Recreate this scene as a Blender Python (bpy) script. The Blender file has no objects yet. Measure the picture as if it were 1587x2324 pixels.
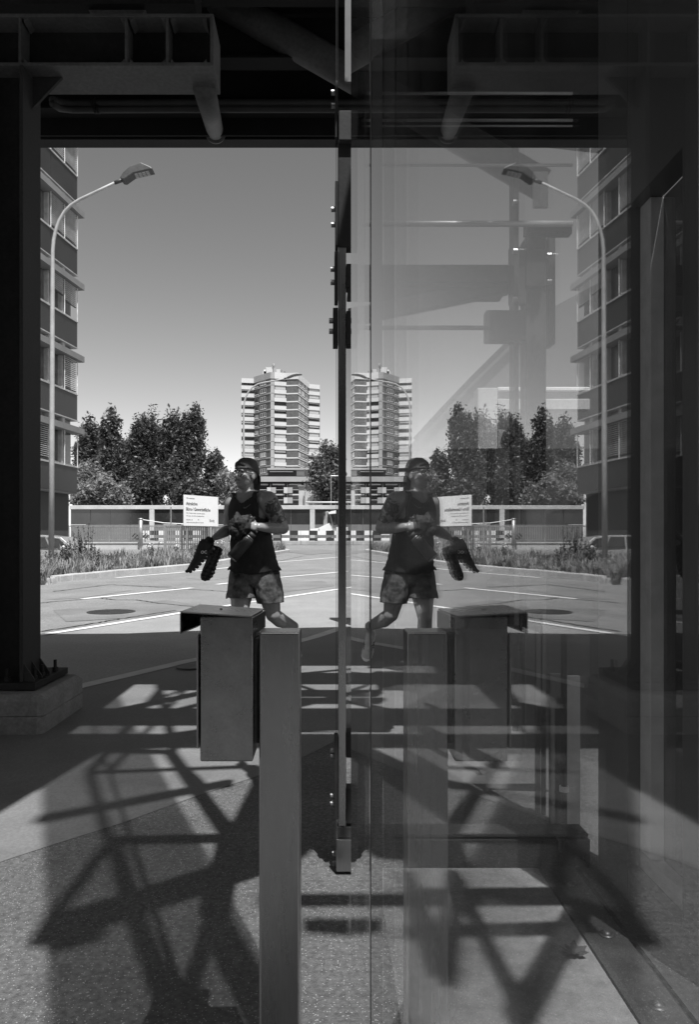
import bpy, bmesh, math, random
from mathutils import Vector, Matrix, noise

random.seed(7)
R = math.radians
sc = bpy.context.scene
col = sc.collection

# ------------------------------------------------------------------ camera
cd = bpy.data.cameras.new('camera')
cam = bpy.data.objects.new('camera', cd)
col.objects.link(cam)
cam.location = (0, 0, 1.05)
cam.rotation_euler = (R(90), 0, 0)
cd.sensor_fit = 'VERTICAL'
cd.sensor_height = 36.0
cd.lens = 36.0 * 1700 / 2324
cd.shift_x = 52.5 / 2324
cd.shift_y = 66.0 / 2324
cd.clip_start = 0.01
cd.clip_end = 5000
sc.camera = cam

# ------------------------------------------------------------------ sky and sun (black and white film: neutral greys)
SUN = Vector((0.160, -0.408, 0.899)).normalized()          # towards the sun
w = bpy.data.worlds.new('World')
sc.world = w
w.use_nodes = True
wn, wl = w.node_tree.nodes, w.node_tree.links
wn.clear()
sky = wn.new('ShaderNodeTexSky')
sky.sky_type = 'NISHITA'
sky.sun_disc = False
sky.sun_elevation = R(64)
sky.sun_rotation = math.atan2(SUN.x, SUN.y)
sky.altitude = 400
sky.dust_density = 1.0
sky.air_density = 1.0
sep = wn.new('ShaderNodeSeparateColor')
wl.new(sky.outputs[0], sep.inputs[0])
def wmul(sock, k):
    n = wn.new('ShaderNodeMath'); n.operation = 'MULTIPLY'; n.inputs[1].default_value = k
    wl.new(sock, n.inputs[0]); return n.outputs[0]
def wadd(a, b):
    n = wn.new('ShaderNodeMath'); n.operation = 'ADD'
    wl.new(a, n.inputs[0]); wl.new(b, n.inputs[1]); return n.outputs[0]
grey = wadd(wmul(sep.outputs[0], 0.72), wmul(sep.outputs[1], 0.28))
pw_ = wn.new('ShaderNodeMath'); pw_.operation = 'POWER'; pw_.inputs[1].default_value = 1.4   # film response to the haze-paled sky
wl.new(wmul(grey, 0.5), pw_.inputs[0]); grey = wmul(pw_.outputs[0], 2.0)
bg = wn.new('ShaderNodeBackground')
bg.inputs[1].default_value = 0.13
wl.new(grey, bg.inputs[0])
wo = wn.new('ShaderNodeOutputWorld')
wl.new(bg.outputs[0], wo.inputs[0])

sd = bpy.data.lights.new('sun', 'SUN')
sd.energy = 5.0
sd.angle = R(0.45)
sun = bpy.data.objects.new('sun', sd)
col.objects.link(sun)
sun.location = (5, -15, 30)
sun.rotation_euler = (-SUN).to_track_quat('-Z', 'Y').to_euler()

sc.view_settings.view_transform = 'Standard'
sc.view_settings.look = 'None'
sc.view_settings.exposure = 0.35
sc.view_settings.gamma = 1.0
sc.render.engine = 'CYCLES'
sc.cycles.use_denoising = True
sc.cycles.max_bounces = 10
sc.cycles.transparent_max_bounces = 24
sc.cycles.glossy_bounces = 5
sc.cycles.sample_clamp_indirect = 6.0

# ------------------------------------------------------------------ materials
MATS = {}
def mat(name, base=0.3, rough=0.7, metal=0.0, nscale=4.0, namt=0.25, fine=60.0, famt=0.0, bump=0.0, bscale=80.0,
        stretch=(1, 1, 1), spec=0.5, emit=None, speck=0.0, speck_scale=140.0, speck_val=0.6, trans=0.0):
    if name in MATS: return MATS[name]
    m = bpy.data.materials.new(name); m.use_nodes = True
    nt = m.node_tree; n, l = nt.nodes, nt.links
    b = n['Principled BSDF']
    b.inputs['Roughness'].default_value = rough
    b.inputs['Metallic'].default_value = metal
    b.inputs['Specular IOR Level'].default_value = spec
    tc = n.new('ShaderNodeTexCoord')
    mp = n.new('ShaderNodeMapping'); mp.inputs['Scale'].default_value = stretch
    l.new(tc.outputs['Object'], mp.inputs[0])
    t = n.new('ShaderNodeTexNoise'); t.inputs['Scale'].default_value = nscale
    t.inputs['Detail'].default_value = 6; t.inputs['Roughness'].default_value = 0.62
    l.new(mp.outputs[0], t.inputs['Vector'])
    mr = n.new('ShaderNodeMapRange')
    mr.inputs[1].default_value = 0.3; mr.inputs[2].default_value = 0.7
    mr.inputs[3].default_value = 1 - namt; mr.inputs[4].default_value = 1 + namt
    l.new(t.outputs[0], mr.inputs[0])
    val = mr.outputs[0]
    def math2(op, a, bv):
        q = n.new('ShaderNodeMath'); q.operation = op
        l.new(a, q.inputs[0])
        if isinstance(bv, float): q.inputs[1].default_value = bv
        else: l.new(bv, q.inputs[1])
        return q.outputs[0]
    if famt:
        t2 = n.new('ShaderNodeTexNoise'); t2.inputs['Scale'].default_value = fine
        t2.inputs['Detail'].default_value = 3
        l.new(mp.outputs[0], t2.inputs['Vector'])
        mr2 = n.new('ShaderNodeMapRange')
        mr2.inputs[1].default_value = 0.3; mr2.inputs[2].default_value = 0.7
        mr2.inputs[3].default_value = 1 - famt; mr2.inputs[4].default_value = 1 + famt
        l.new(t2.outputs[0], mr2.inputs[0])
        val = math2('MULTIPLY', val, mr2.outputs[0])
    val = math2('MULTIPLY', val, float(base))
    if speck:
        v = n.new('ShaderNodeTexVoronoi'); v.inputs['Scale'].default_value = speck_scale
        l.new(mp.outputs[0], v.inputs['Vector'])
        sp = n.new('ShaderNodeSeparateColor'); l.new(v.outputs['Color'], sp.inputs[0])
        g = math2('GREATER_THAN', sp.outputs[0], float(1 - speck))
        mx = n.new('ShaderNodeMix'); mx.data_type = 'FLOAT'
        l.new(g, mx.inputs[0]); l.new(val, mx.inputs[2]); mx.inputs[3].default_value = speck_val
        val = mx.outputs[0]
    cc = n.new('ShaderNodeCombineColor')
    for i in range(3): l.new(val, cc.inputs[i])
    l.new(cc.outputs[0], b.inputs['Base Color'])
    rr = n.new('ShaderNodeMapRange')
    rr.inputs[1].default_value = 0.3; rr.inputs[2].default_value = 0.7
    rr.inputs[3].default_value = max(0.03, rough * 0.85); rr.inputs[4].default_value = min(1, rough * 1.15)
    l.new(t.outputs[0], rr.inputs[0]); l.new(rr.outputs[0], b.inputs['Roughness'])
    if bump:
        tb = n.new('ShaderNodeTexNoise'); tb.inputs['Scale'].default_value = bscale
        tb.inputs['Detail'].default_value = 4
        l.new(mp.outputs[0], tb.inputs['Vector'])
        bp = n.new('ShaderNodeBump'); bp.inputs['Strength'].default_value = bump
        bp.inputs['Distance'].default_value = 0.01
        l.new(tb.outputs[0], bp.inputs['Height']); l.new(bp.outputs[0], b.inputs['Normal'])
    if trans:
        tr = n.new('ShaderNodeBsdfTranslucent'); l.new(cc.outputs[0], tr.inputs[0])
        ms = n.new('ShaderNodeMixShader'); ms.inputs[0].default_value = trans
        out = n['Material Output']
        l.new(b.outputs[0], ms.inputs[1]); l.new(tr.outputs[0], ms.inputs[2]); l.new(ms.outputs[0], out.inputs[0])
    MATS[name] = m
    return m

def glass_mat(name, ior=1.52, tint=0.93, dust=0.02, nscale=3.0, stretch=(6, 6, 0.35), wave=0.0):
    if name in MATS: return MATS[name]
    m = bpy.data.materials.new(name); m.use_nodes = True
    nt = m.node_tree; n, l = nt.nodes, nt.links; n.clear()
    out = n.new('ShaderNodeOutputMaterial')
    geo = n.new('ShaderNodeNewGeometry')
    mi = n.new('ShaderNodeMix'); mi.data_type = 'FLOAT'
    mi.inputs[2].default_value = ior; mi.inputs[3].default_value = 1 / ior
    l.new(geo.outputs['Backfacing'], mi.inputs[0])
    fr = n.new('ShaderNodeFresnel'); l.new(mi.outputs[0], fr.inputs[0])
    tp = n.new('ShaderNodeBsdfTransparent'); tp.inputs[0].default_value = (tint, tint, tint, 1)
    gl = n.new('ShaderNodeBsdfGlossy'); gl.inputs['Roughness'].default_value = 0.0
    gl.inputs[0].default_value = (1, 1, 1, 1)
    mx = n.new('ShaderNodeMixShader')
    l.new(fr.outputs[0], mx.inputs[0]); l.new(tp.outputs[0], mx.inputs[1]); l.new(gl.outputs[0], mx.inputs[2])
    tc = n.new('ShaderNodeTexCoord'); mp = n.new('ShaderNodeMapping'); mp.inputs['Scale'].default_value = stretch
    l.new(tc.outputs['Object'], mp.inputs[0])
    if wave:
        tw_ = n.new('ShaderNodeTexNoise'); tw_.inputs['Scale'].default_value = 2.2; tw_.inputs['Detail'].default_value = 1
        l.new(tc.outputs['Object'], tw_.inputs['Vector'])
        bw_ = n.new('ShaderNodeBump'); bw_.inputs['Strength'].default_value = wave; bw_.inputs['Distance'].default_value = 0.002
        l.new(tw_.outputs[0], bw_.inputs['Height']); l.new(bw_.outputs[0], gl.inputs['Normal'])
    t = n.new('ShaderNodeTexNoise'); t.inputs['Scale'].default_value = nscale; t.inputs['Detail'].default_value = 5
    l.new(mp.outputs[0], t.inputs['Vector'])
    mr = n.new('ShaderNodeMapRange')
    mr.inputs[1].default_value = 0.45; mr.inputs[2].default_value = 0.75
    mr.inputs[3].default_value = dust * 0.2; mr.inputs[4].default_value = dust * 2.2
    l.new(t.outputs[0], mr.inputs[0])
    df = n.new('ShaderNodeBsdfDiffuse'); df.inputs[0].default_value = (0.5, 0.5, 0.5, 1)
    m2 = n.new('ShaderNodeMixShader')
    l.new(mr.outputs[0], m2.inputs[0]); l.new(mx.outputs[0], m2.inputs[1]); l.new(df.outputs[0], m2.inputs[2])
    l.new(m2.outputs[0], out.inputs[0])
    MATS[name] = m
    return m

# ------------------------------------------------------------------ geometry helpers
F, VX, HY, CH = 1700.0, 741.0, 1228.0, 1.05
def gz(y):                                   # height of the ground: level here, the street rises away gently
    if y < 8: return 0.0
    if y < 10: return 0.016 * (y - 8) ** 2 / 4
    if y < 64: return 0.016 * (y - 9)
    return 0.016 * 55
def P(px, py, Y):                            # photo measurement -> world point at depth Y
    return Vector(((px - VX) * Y / F, Y, CH - (py - HY) * Y / F))
def G(px, py):                               # photo measurement -> point on the ground
    lo, hi = 0.5, 400.0
    for _ in range(60):
        m = (lo + hi) / 2
        if HY + F * (CH - gz(m)) / m > py: lo = m
        else: hi = m
    return Vector(((px - VX) * lo / F, lo, gz(lo)))

ORG = {}
def org(o): return ORG.get(o, Vector((0, 0, 0)))

class MB:
    def __init__(s): s.v = []; s.f = []
    def add(s, vs, fs):
        o = len(s.v); s.v += [tuple(v) for v in vs]; s.f += [tuple(i + o for i in f) for f in fs]; return s
    def box(s, lo, hi):
        (a, b, c), (d, e, f) = lo, hi
        return s.add([(a, b, c), (d, b, c), (d, e, c), (a, e, c), (a, b, f), (d, b, f), (d, e, f), (a, e, f)],
                     [(0, 3, 2, 1), (4, 5, 6, 7), (0, 1, 5, 4), (1, 2, 6, 5), (2, 3, 7, 6), (3, 0, 4, 7)])
    def obox(s, o, u, v, w_):                 # origin and three edge vectors
        o, u, v, w_ = map(Vector, (o, u, v, w_))
        p = [o, o + u, o + u + v, o + v]; p += [q + w_ for q in p]
        fs = [(0, 3, 2, 1), (4, 5, 6, 7), (0, 1, 5, 4), (1, 2, 6, 5), (2, 3, 7, 6), (3, 0, 4, 7)]
        if u.cross(v).dot(w_) < 0: fs = [tuple(reversed(f)) for f in fs]
        return s.add(p, fs)
    def bar(s, a, b, wx, wz, up=(0, 0, 1)):   # rectangular bar from a to b
        a, b = Vector(a), Vector(b); d = (b - a).normalized(); up = Vector(up)
        if abs(d.dot(up)) > 0.97: up = Vector((0, 1, 0))
        sx = d.cross(up).normalized(); sz = sx.cross(d).normalized()
        return s.obox(a - sx * wx / 2 - sz * wz / 2, sx * wx, b - a, sz * wz)
    def prism(s, pts, ext):                   # polygon pts extruded along ext
        pts = [Vector(p) for p in pts]; ext = Vector(ext); n = len(pts)
        nrm = Vector((0, 0, 0))
        for i in range(n): nrm += pts[i].cross(pts[(i + 1) % n])
        if nrm.dot(ext) > 0: pts = pts[::-1]
        return s.add(pts + [p + ext for p in pts], [tuple(range(n)), tuple(range(2 * n - 1, n - 1, -1))] +
                     [(i, i + n, (i + 1) % n + n, (i + 1) % n) for i in range(n)][::1])
    def tube(s, path, rad, n=10, cap=True, flat=None):
        path = [Vector(p) for p in path]
        if not isinstance(rad, (list, tuple)): rad = [rad] * len(path)
        o = len(s.v); ref = None
        for i, p in enumerate(path):
            d = (path[min(i + 1, len(path) - 1)] - path[max(i - 1, 0)])
            if d.length < 1e-9: d = Vector((0, 0, 1))
            d.normalize()
            if ref is None:
                ref = Vector((1, 0, 0)) if abs(d.x) < 0.8 else Vector((0, 1, 0))
            e1 = (ref - d * ref.dot(d)).normalized(); e2 = d.cross(e1); ref = e1
            for k in range(n):
                a = 2 * math.pi * k / n
                s.v.append(tuple(p + (e1 * math.cos(a) + e2 * math.sin(a)) * rad[i]))
        for i in range(len(path) - 1):
            for k in range(n):
                k2 = (k + 1) % n
                s.f.append((o + i * n + k, o + i * n + k2, o + (i + 1) * n + k2, o + (i + 1) * n + k))
        if cap:
            s.f.append(tuple(o + k for k in range(n))[::-1])
            s.f.append(tuple(o + (len(path) - 1) * n + k for k in range(n)))
        return s
    def ell(s, c, r, rot=None, n=14, m=9):
        c = Vector(c); o = len(s.v)
        rot = rot or Matrix.Identity(3)
        def q(x, y, z): return tuple(c + rot @ Vector((x * r[0], y * r[1], z * r[2])))
        s.v.append(q(0, 0, -1))
        for i in range(1, m):
            t = -math.pi / 2 + math.pi * i / m
            for k in range(n):
                a = 2 * math.pi * k / n
                s.v.append(q(math.cos(t) * math.cos(a), math.cos(t) * math.sin(a), math.sin(t)))
        s.v.append(q(0, 0, 1)); top = len(s.v) - 1
        for k in range(n):
            k2 = (k + 1) % n
            s.f.append((o, o + 1 + k2, o + 1 + k))
            for i in range(m - 2):
                a = o + 1 + i * n
                s.f.append((a + k, a + k2, a + n + k2, a + n + k))
            s.f.append((o + 1 + (m - 2) * n + k, o + 1 + (m - 2) * n + k2, top))
        return s
    def cone(s, a, ra, b, rb, n=12):          # tapered limb with round ends
        a, b = Vector(a), Vector(b); d = (b - a).normalized()
        path = []; rad = []
        for t in (-1, -0.9, -0.65, -0.3): path.append(a + d * ra * t); rad.append(max(1e-4, ra * math.sqrt(1 - t * t)))
        for t in (0, 0.25, 0.5, 0.75, 1): path.append(a.lerp(b, t)); rad.append(ra + (rb - ra) * t)
        for t in (0.3, 0.65, 0.9, 1): path.append(b + d * rb * t); rad.append(max(1e-4, rb * math.sqrt(1 - t * t)))
        return s.tube(path, rad, n)
    def sheet(s, left, right, lift=0.004):    # strip on the ground between two polylines
        o = len(s.v)
        for a, b in zip(left, right):
            s.v.append((a[0], a[1], gz(a[1]) + lift)); s.v.append((b[0], b[1], gz(b[1]) + lift))
        for i in range(len(left) - 1):
            s.f.append((o + 2 * i, o + 2 * i + 1, o + 2 * i + 3, o + 2 * i + 2))
        return s
    def mesh(s, name, shift=Vector((0, 0, 0))):
        me = bpy.data.meshes.new(name)
        me.from_pydata([(v[0] - shift.x, v[1] - shift.y, v[2] - shift.z) for v in s.v], [], s.f)
        me.validate(); me.update()
        return me
    def build(s, name, m, parent=None, smooth=False, bevel=0.0, seg=2, fixn=False):
        me = s.mesh(name, org(parent) if parent else Vector((0, 0, 0)))
        if fixn:
            bm = bmesh.new(); bm.from_mesh(me); bmesh.ops.recalc_face_normals(bm, faces=bm.faces); bm.to_mesh(me); bm.free()
        o = bpy.data.objects.new(name, me); col.objects.link(o)
        me.materials.append(m)
        if parent: o.parent = parent; ORG[o] = org(parent)
        if smooth:
            for p in me.polygons: p.use_smooth = True
        if bevel:
            bv = o.modifiers.new('bevel', 'BEVEL'); bv.width = bevel; bv.segments = seg; bv.limit_method = 'ANGLE'
            bv.angle_limit = R(40)
        return o

def tag(o, label, cat, group=None):
    o['label'] = label; o['category'] = cat
    if group: o['group'] = group
    return o
def struct(o, kind='structure'):
    o['kind'] = kind; return o
def thing(name, loc, label, cat, group=None):
    o = bpy.data.objects.new(name, None); col.objects.link(o)
    o.empty_display_size = 0.1
    o.location = loc; ORG[o] = Vector(loc)
    return tag(o, label, cat, group)
def inst(me, name, parent, loc, rot=None, scale=None):
    o = bpy.data.objects.new(name, me); col.objects.link(o); o.parent = parent
    o.location = Vector(loc) - org(parent)
    if rot is not None: o.rotation_euler = rot
    if scale is not None: o.scale = scale
    return o
def text(s, size, m, name, parent, origin, xdir, ydir, ext=0.001, align='LEFT', bold=0.0, sx=1.0):
    cu = bpy.data.curves.new(name, 'FONT'); cu.body = s; cu.size = size; cu.extrude = ext
    cu.align_x = align; cu.offset = bold; cu.resolution_u = 3
    t = bpy.data.objects.new(name, cu); col.objects.link(t)
    dg = bpy.context.evaluated_depsgraph_get()
    me = bpy.data.meshes.new_from_object(t.evaluated_get(dg))
    bpy.data.objects.remove(t); bpy.data.curves.remove(cu)
    x, y = Vector(xdir).normalized(), Vector(ydir).normalized(); z = x.cross(y)
    M = Matrix((x * sx, y, z)).transposed()
    base = Vector(origin) - org(parent)
    for v in me.vertices: v.co = base + M @ v.co
    o = bpy.data.objects.new(name, me); col.objects.link(o); me.materials.clear(); me.materials.append(m); o.parent = parent
    ORG[o] = org(parent)
    return o

# ------------------------------------------------------------------ shared materials
M_ROAD = mat('road_asphalt', 0.20, 0.85, nscale=0.9, namt=0.16, fine=45, famt=0.22, bump=0.35, bscale=160, speck=0.05, speck_scale=200, speck_val=0.4)
M_FORE = mat('coarse_asphalt', 0.092, 0.8, nscale=1.3, namt=0.35, fine=70, famt=0.35, bump=0.6, bscale=220, speck=0.03, speck_scale=380, speck_val=0.3)
M_PAVE = mat('pale_paving', 0.27, 0.85, nscale=1.1, namt=0.14, fine=50, famt=0.14, bump=0.25, bscale=180)
M_SMOOTH = mat('smooth_asphalt', 0.155, 0.75, nscale=2.2, namt=0.2, fine=90, famt=0.14, bump=0.2, bscale=200)
M_LINE = mat('road_paint', 0.72, 0.7, nscale=3, namt=0.12, fine=40, famt=0.2)
M_CRACK = mat('crack_tar', 0.035, 0.6)
M_CONC = mat('concrete', 0.33, 0.85, nscale=2.5, namt=0.22, fine=30, famt=0.12, bump=0.25, bscale=60)
M_CONCL = mat('pale_concrete', 0.5, 0.85, nscale=1.2, namt=0.15, fine=20, famt=0.1, bump=0.15, bscale=40)
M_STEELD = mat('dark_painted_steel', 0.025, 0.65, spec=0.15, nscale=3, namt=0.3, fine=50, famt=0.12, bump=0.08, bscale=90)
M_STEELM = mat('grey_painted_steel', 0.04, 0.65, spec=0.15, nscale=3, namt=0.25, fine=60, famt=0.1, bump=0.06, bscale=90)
M_STEELB = mat('deck_underside_steel', 0.018, 0.75, spec=0.1, nscale=1.5, namt=0.35)
M_INOX = mat('brushed_stainless', 0.32, 0.28, metal=1.0, nscale=9, namt=0.10, fine=260, famt=0.05, bump=0.02, bscale=300, stretch=(1, 1, 0.12))
M_INOXC = mat('stained_stainless', 0.29, 0.29, metal=1.0, nscale=22, namt=0.16, fine=240, famt=0.05, bump=0.015, bscale=60)
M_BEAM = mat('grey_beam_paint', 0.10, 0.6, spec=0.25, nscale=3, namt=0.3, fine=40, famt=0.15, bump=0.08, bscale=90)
M_ZINC = mat('galvanised_steel', 0.42, 0.45, metal=0.6, nscale=6, namt=0.15)
M_BOLT = mat('bolt_steel', 0.25, 0.45, metal=1.0)
M_BLACK = mat('black_rubber', 0.018, 0.6)
M_WHITE = mat('white_paint', 0.78, 0.55, nscale=2, namt=0.08)

def resample(pts, n):
    pts = [Vector((p[0], p[1], 0)) for p in pts]
    out = []
    segs = len(pts) - 1
    for i in range(n + 1):
        t = i / n * segs; k = min(int(t), segs - 1); u = t - k
        p0, p1, p2, p3 = pts[max(k - 1, 0)], pts[k], pts[k + 1], pts[min(k + 2, segs)]
        out.append(0.5 * ((2 * p1) + (p2 - p0) * u + (2 * p0 - 5 * p1 + 4 * p2 - p3) * u * u + (3 * p1 - p0 - 3 * p2 + p3) * u ** 3))
    return out
def linres(pts, n):
    pts = [Vector((p[0], p[1], 0)) for p in pts]
    L = [0.0]
    for a, b in zip(pts, pts[1:]): L.append(L[-1] + (b - a).length)
    out = []
    for i in range(n + 1):
        t = L[-1] * i / n; k = 0
        while k < len(pts) - 2 and L[k + 1] < t: k += 1
        out.append(pts[k].lerp(pts[k + 1], (t - L[k]) / (L[k + 1] - L[k])))
    return out
def offset(pts, d):
    out = []
    for i, p in enumerate(pts):
        t = (pts[min(i + 1, len(pts) - 1)] - pts[max(i - 1, 0)]).normalized()
        out.append(p + Vector((-t.y, t.x, 0)) * d)
    return out
def extend(pts, a, b):
    pts = [Vector((p[0], p[1], 0)) for p in pts]
    d0 = (pts[0] - pts[1]).normalized(); d1 = (pts[-1] - pts[-2]).normalized()
    return ([pts[0] + d0 * a] if a else []) + pts + ([pts[-1] + d1 * b] if b else [])

# ------------------------------------------------------------------ ground, road, paving, markings
mb = MB()
xs = [-600, -200, -60, -30, -20, -12, -8, -5, -3, -2, -1, 0, 1, 2, 4, 8, 12, 20, 40, 120, 600]
ys = [-40, -10, -2, 0, 2, 4, 6, 8] + [8 + 0.25 * i for i in range(1, 9)] + [12, 16, 20, 25, 30, 40, 50, 64, 70, 120, 300, 900, 2500]
for y in ys:
    for x in xs: mb.v.append((x, y, gz(y)))
nx = len(xs)
for j in range(len(ys) - 1):
    for i in range(nx - 1): mb.f.append((j * nx + i, j * nx + i + 1, (j + 1) * nx + i + 1, (j + 1) * nx + i))
struct(mb.build('ground', M_ROAD))

lineA = extend([G(91, 1443), G(250, 1418), G(408, 1393), G(568, 1368), G(730, 1344)], 6, 14)
lineE = extend([G(185, 1559), G(447, 1497), G(690, 1455), G(770, 1428)], 6, 14)
A_ = linres(lineA, 90); E_ = linres(lineE, 90)
struct(MB().sheet(E_, A_, 0.004).build('pavement', M_PAVE))
fl = [Vector((p.x + 0.6, -6, 0)) for p in E_]
fore = MB()
for i in range(len(E_) - 1):
    a, b = E_[i], E_[i + 1]
    rows = [(-6.0, -6.0)] + [((min(a.y, 8.0) - 0) * k / 4, (min(b.y, 8.0) - 0) * k / 4) for k in range(1, 5)] + [(8 + (a.y - 8) * k / 8, 8 + (b.y - 8) * k / 8) for k in range(1, 9) if a.y > 8 and b.y > 8]
    for (p0, q0), (p1, q1) in zip(rows, rows[1:]):
        o = len(fore.v)
        fore.v += [(a.x, p0, gz(p0) + 0.004), (b.x, q0, gz(q0) + 0.004), (b.x, q1, gz(q1) + 0.004), (a.x, p1, gz(p1) + 0.004)]
        fore.f.append((o, o + 1, o + 2, o + 3))
struct(fore.build('forecourt', M_FORE))
crk = [G(-60, 1985), G(0, 1960), G(90, 1930), G(280, 1870), G(430, 1815), G(590, 1762), G(700, 1715), G(770, 1680)]
crk = extend(crk, 2, 1.5)
C_ = linres(crk, 60)
sm = MB()
for i in range(len(C_) - 1):
    a, b = C_[i], C_[i + 1]
    def ey(x):
        for k in range(len(E_) - 1):
            if E_[k].x <= x <= E_[k + 1].x:
                u = (x - E_[k].x) / (E_[k + 1].x - E_[k].x); return E_[k].y + u * (E_[k + 1].y - E_[k].y)
        return E_[0].y if x < E_[0].x else E_[-1].y
    ya, yb = ey(a.x) - 0.02, ey(b.x) - 0.02
    for s in range(4):
        o = len(sm.v)
        y0a, y1a = a.y + (ya - a.y) * s / 4, a.y + (ya - a.y) * (s + 1) / 4
        y0b, y1b = b.y + (yb - b.y) * s / 4, b.y + (yb - b.y) * (s + 1) / 4
        sm.v += [(a.x, y0a, gz(y0a) + 0.0058), (b.x, y0b, gz(y0b) + 0.0058), (b.x, y1b, gz(y1b) + 0.0058), (a.x, y1a, gz(y1a) + 0.0058)]
        sm.f.append((o, o + 1, o + 2, o + 3))
struct(sm.build('smooth_paving', M_SMOOTH))
def wobble(pts, amp):
    return [p + Vector((random.uniform(-amp, amp), random.uniform(-amp, amp), 0)) for p in pts]
def stripe(name, pts, wd, m, lift, n=40, amp=0.0):
    q = linres(pts, n)
    if amp: q = wobble(q, amp)
    return struct(MB().sheet(offset(q, wd / 2), offset(q, -wd / 2), lift).build(name, m))
stripe('road_marking', lineA, 0.115, M_LINE, 0.012, 60, 0.006)
stripe('edge_strip', lineE, 0.13, mat('edge_stone', .5, .8, nscale=4, namt=.2), 0.0085, 60, 0.003)
stripe('road_marking', [G(186, 1360), G(436, 1335)], 0.14, M_LINE, 0.008, 20, 0.008)
stripe('road_marking', [G(491, 1327), G(634, 1311), G(730, 1302.5), G(790, 1297)], 0.13, M_LINE, 0.008, 20, 0.008)
stripe('road_marking', extend([G(262, 1312), G(444, 1296.7), G(632, 1276), G(730, 1268)], 0, 5), 0.13, M_LINE, 0.008, 40, 0.008)
stripe('road_marking', [G(-40, 1379), G(60, 1372)], 0.16, M_LINE, 0.008, 10, 0.008)
for c in ([(91, 1369), (120, 1366), (185, 1361)], [(225, 1358), (262, 1362), (310, 1362), (360, 1370), (436, 1377)],
          [(91, 1434), (160, 1424), (260, 1407), (400, 1386)], [(120, 1343), (250, 1327), (300, 1330), (390, 1332)],
          [(300, 1330), (440, 1338), (560, 1346)], [(640, 1252), (700, 1259), (740, 1256), (800, 1262)], [(620, 1276), (690, 1262), (735, 1262)]):
    stripe('road_crack', [G(*p) for p in c], 0.035, M_CRACK, 0.0075, 40, 0.02)

M_PATCH = mat('patched_asphalt', 0.182, 0.85, nscale=1.5, namt=0.2, fine=60, famt=0.2, bump=0.3, bscale=180)
M_PATCHL = mat('worn_asphalt', 0.215, 0.85, nscale=1.0, namt=0.2, fine=50, famt=0.2, bump=0.3, bscale=160)
for pts, m_ in (([(120, 1385), (380, 1362), (470, 1378), (330, 1400), (150, 1412)], M_PATCH), ([(560, 1330), (730, 1318), (760, 1330), (600, 1350)], M_PATCH), ([(420, 1312), (560, 1296), (600, 1300), (470, 1318)], M_PATCHL), ([(640, 1250), (730, 1247), (790, 1252), (700, 1260)], M_PATCH), ([(100, 1362), (220, 1344), (300, 1340), (180, 1358)], M_PATCHL)):
    q = [G(*p) for p in pts]; mb = MB(); mb.add([(p.x, p.y, gz(p.y) + .003 + .0005 * i) for i, p in enumerate(q)], [tuple(range(len(q)))]); struct(mb.build('road_patch', m_, fixn=False))
# manhole cover
mh = G(252, 1389.5)
t = thing('manhole_cover', (mh.x, mh.y, mh.z), 'round dark iron manhole cover set in the near road lane', 'manhole')
mb = MB(); mb.tube([(mh.x, mh.y, mh.z - 0.05), (mh.x, mh.y, mh.z + 0.013)], 0.34, 36); mb.build('cover', mat('cast_iron', 0.05, 0.6, nscale=30, namt=0.3), t)
mb = MB()
for i in range(-8, 9):
    for j in range(-8, 9):
        if math.hypot(i, j) < 8.2: mb.box((mh.x + i * 0.038 - 0.011, mh.y + j * 0.038 - 0.011, mh.z + 0.012), (mh.x + i * 0.038 + 0.011, mh.y + j * 0.038 + 0.011, mh.z + 0.017))
struct(mb.build('stud_pattern', MATS['cast_iron'], t), 'stuff')
# small gutter cover in the forecourt
gc = G(430, 1518)
mb = MB(); mb.tube([(gc.x, gc.y, -0.02), (gc.x, gc.y, 0.02)], 0.11, 24)
tag(mb.build('drain_cover', MATS['cast_iron']), 'small round drain lid in the shaded paving left of the steel box', 'drain')

# kerb of the verge, single stones
kp = [G(60, 1329), G(91, 1326), G(243, 1310), G(444, 1290), G(560, 1272), G(640, 1257)]
kp = [Vector((p.x, p.y, 0)) for p in kp] + [Vector((-1.9, 38.5, 0)), Vector((-2.6, 41, 0))]
kp = [kp[0] + (kp[0] - kp[1]).normalized() * 8] + kp
KQ = resample(kp, 44)
kroot = thing('kerb', (KQ[10].x, KQ[10].y, gz(KQ[10].y)), 'long pale stone kerb along the overgrown verge', 'kerb')
M_KERB = mat('kerb_stone', 0.42, 0.85, nscale=3, namt=0.2, fine=40, famt=0.15, bump=0.2)
for i in range(len(KQ) - 1):
    a, b = KQ[i], KQ[i + 1]; d = (b - a); L = d.length; d.normalize(); nl = Vector((-d.y, d.x, 0))
    mb = MB(); z = gz((a.y + b.y) / 2)
    mb.obox((a.x, a.y, gz(a.y) - 0.1), Vector((b.x - a.x, b.y - a.y, gz(b.y) - gz(a.y))) * (1 - 0.012 / L), nl * 0.26, (0, 0, 0.25 + random.uniform(-0.006, 0.006)))
    mb.build('kerb_stone', M_KERB, kroot, bevel=0.02)

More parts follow.
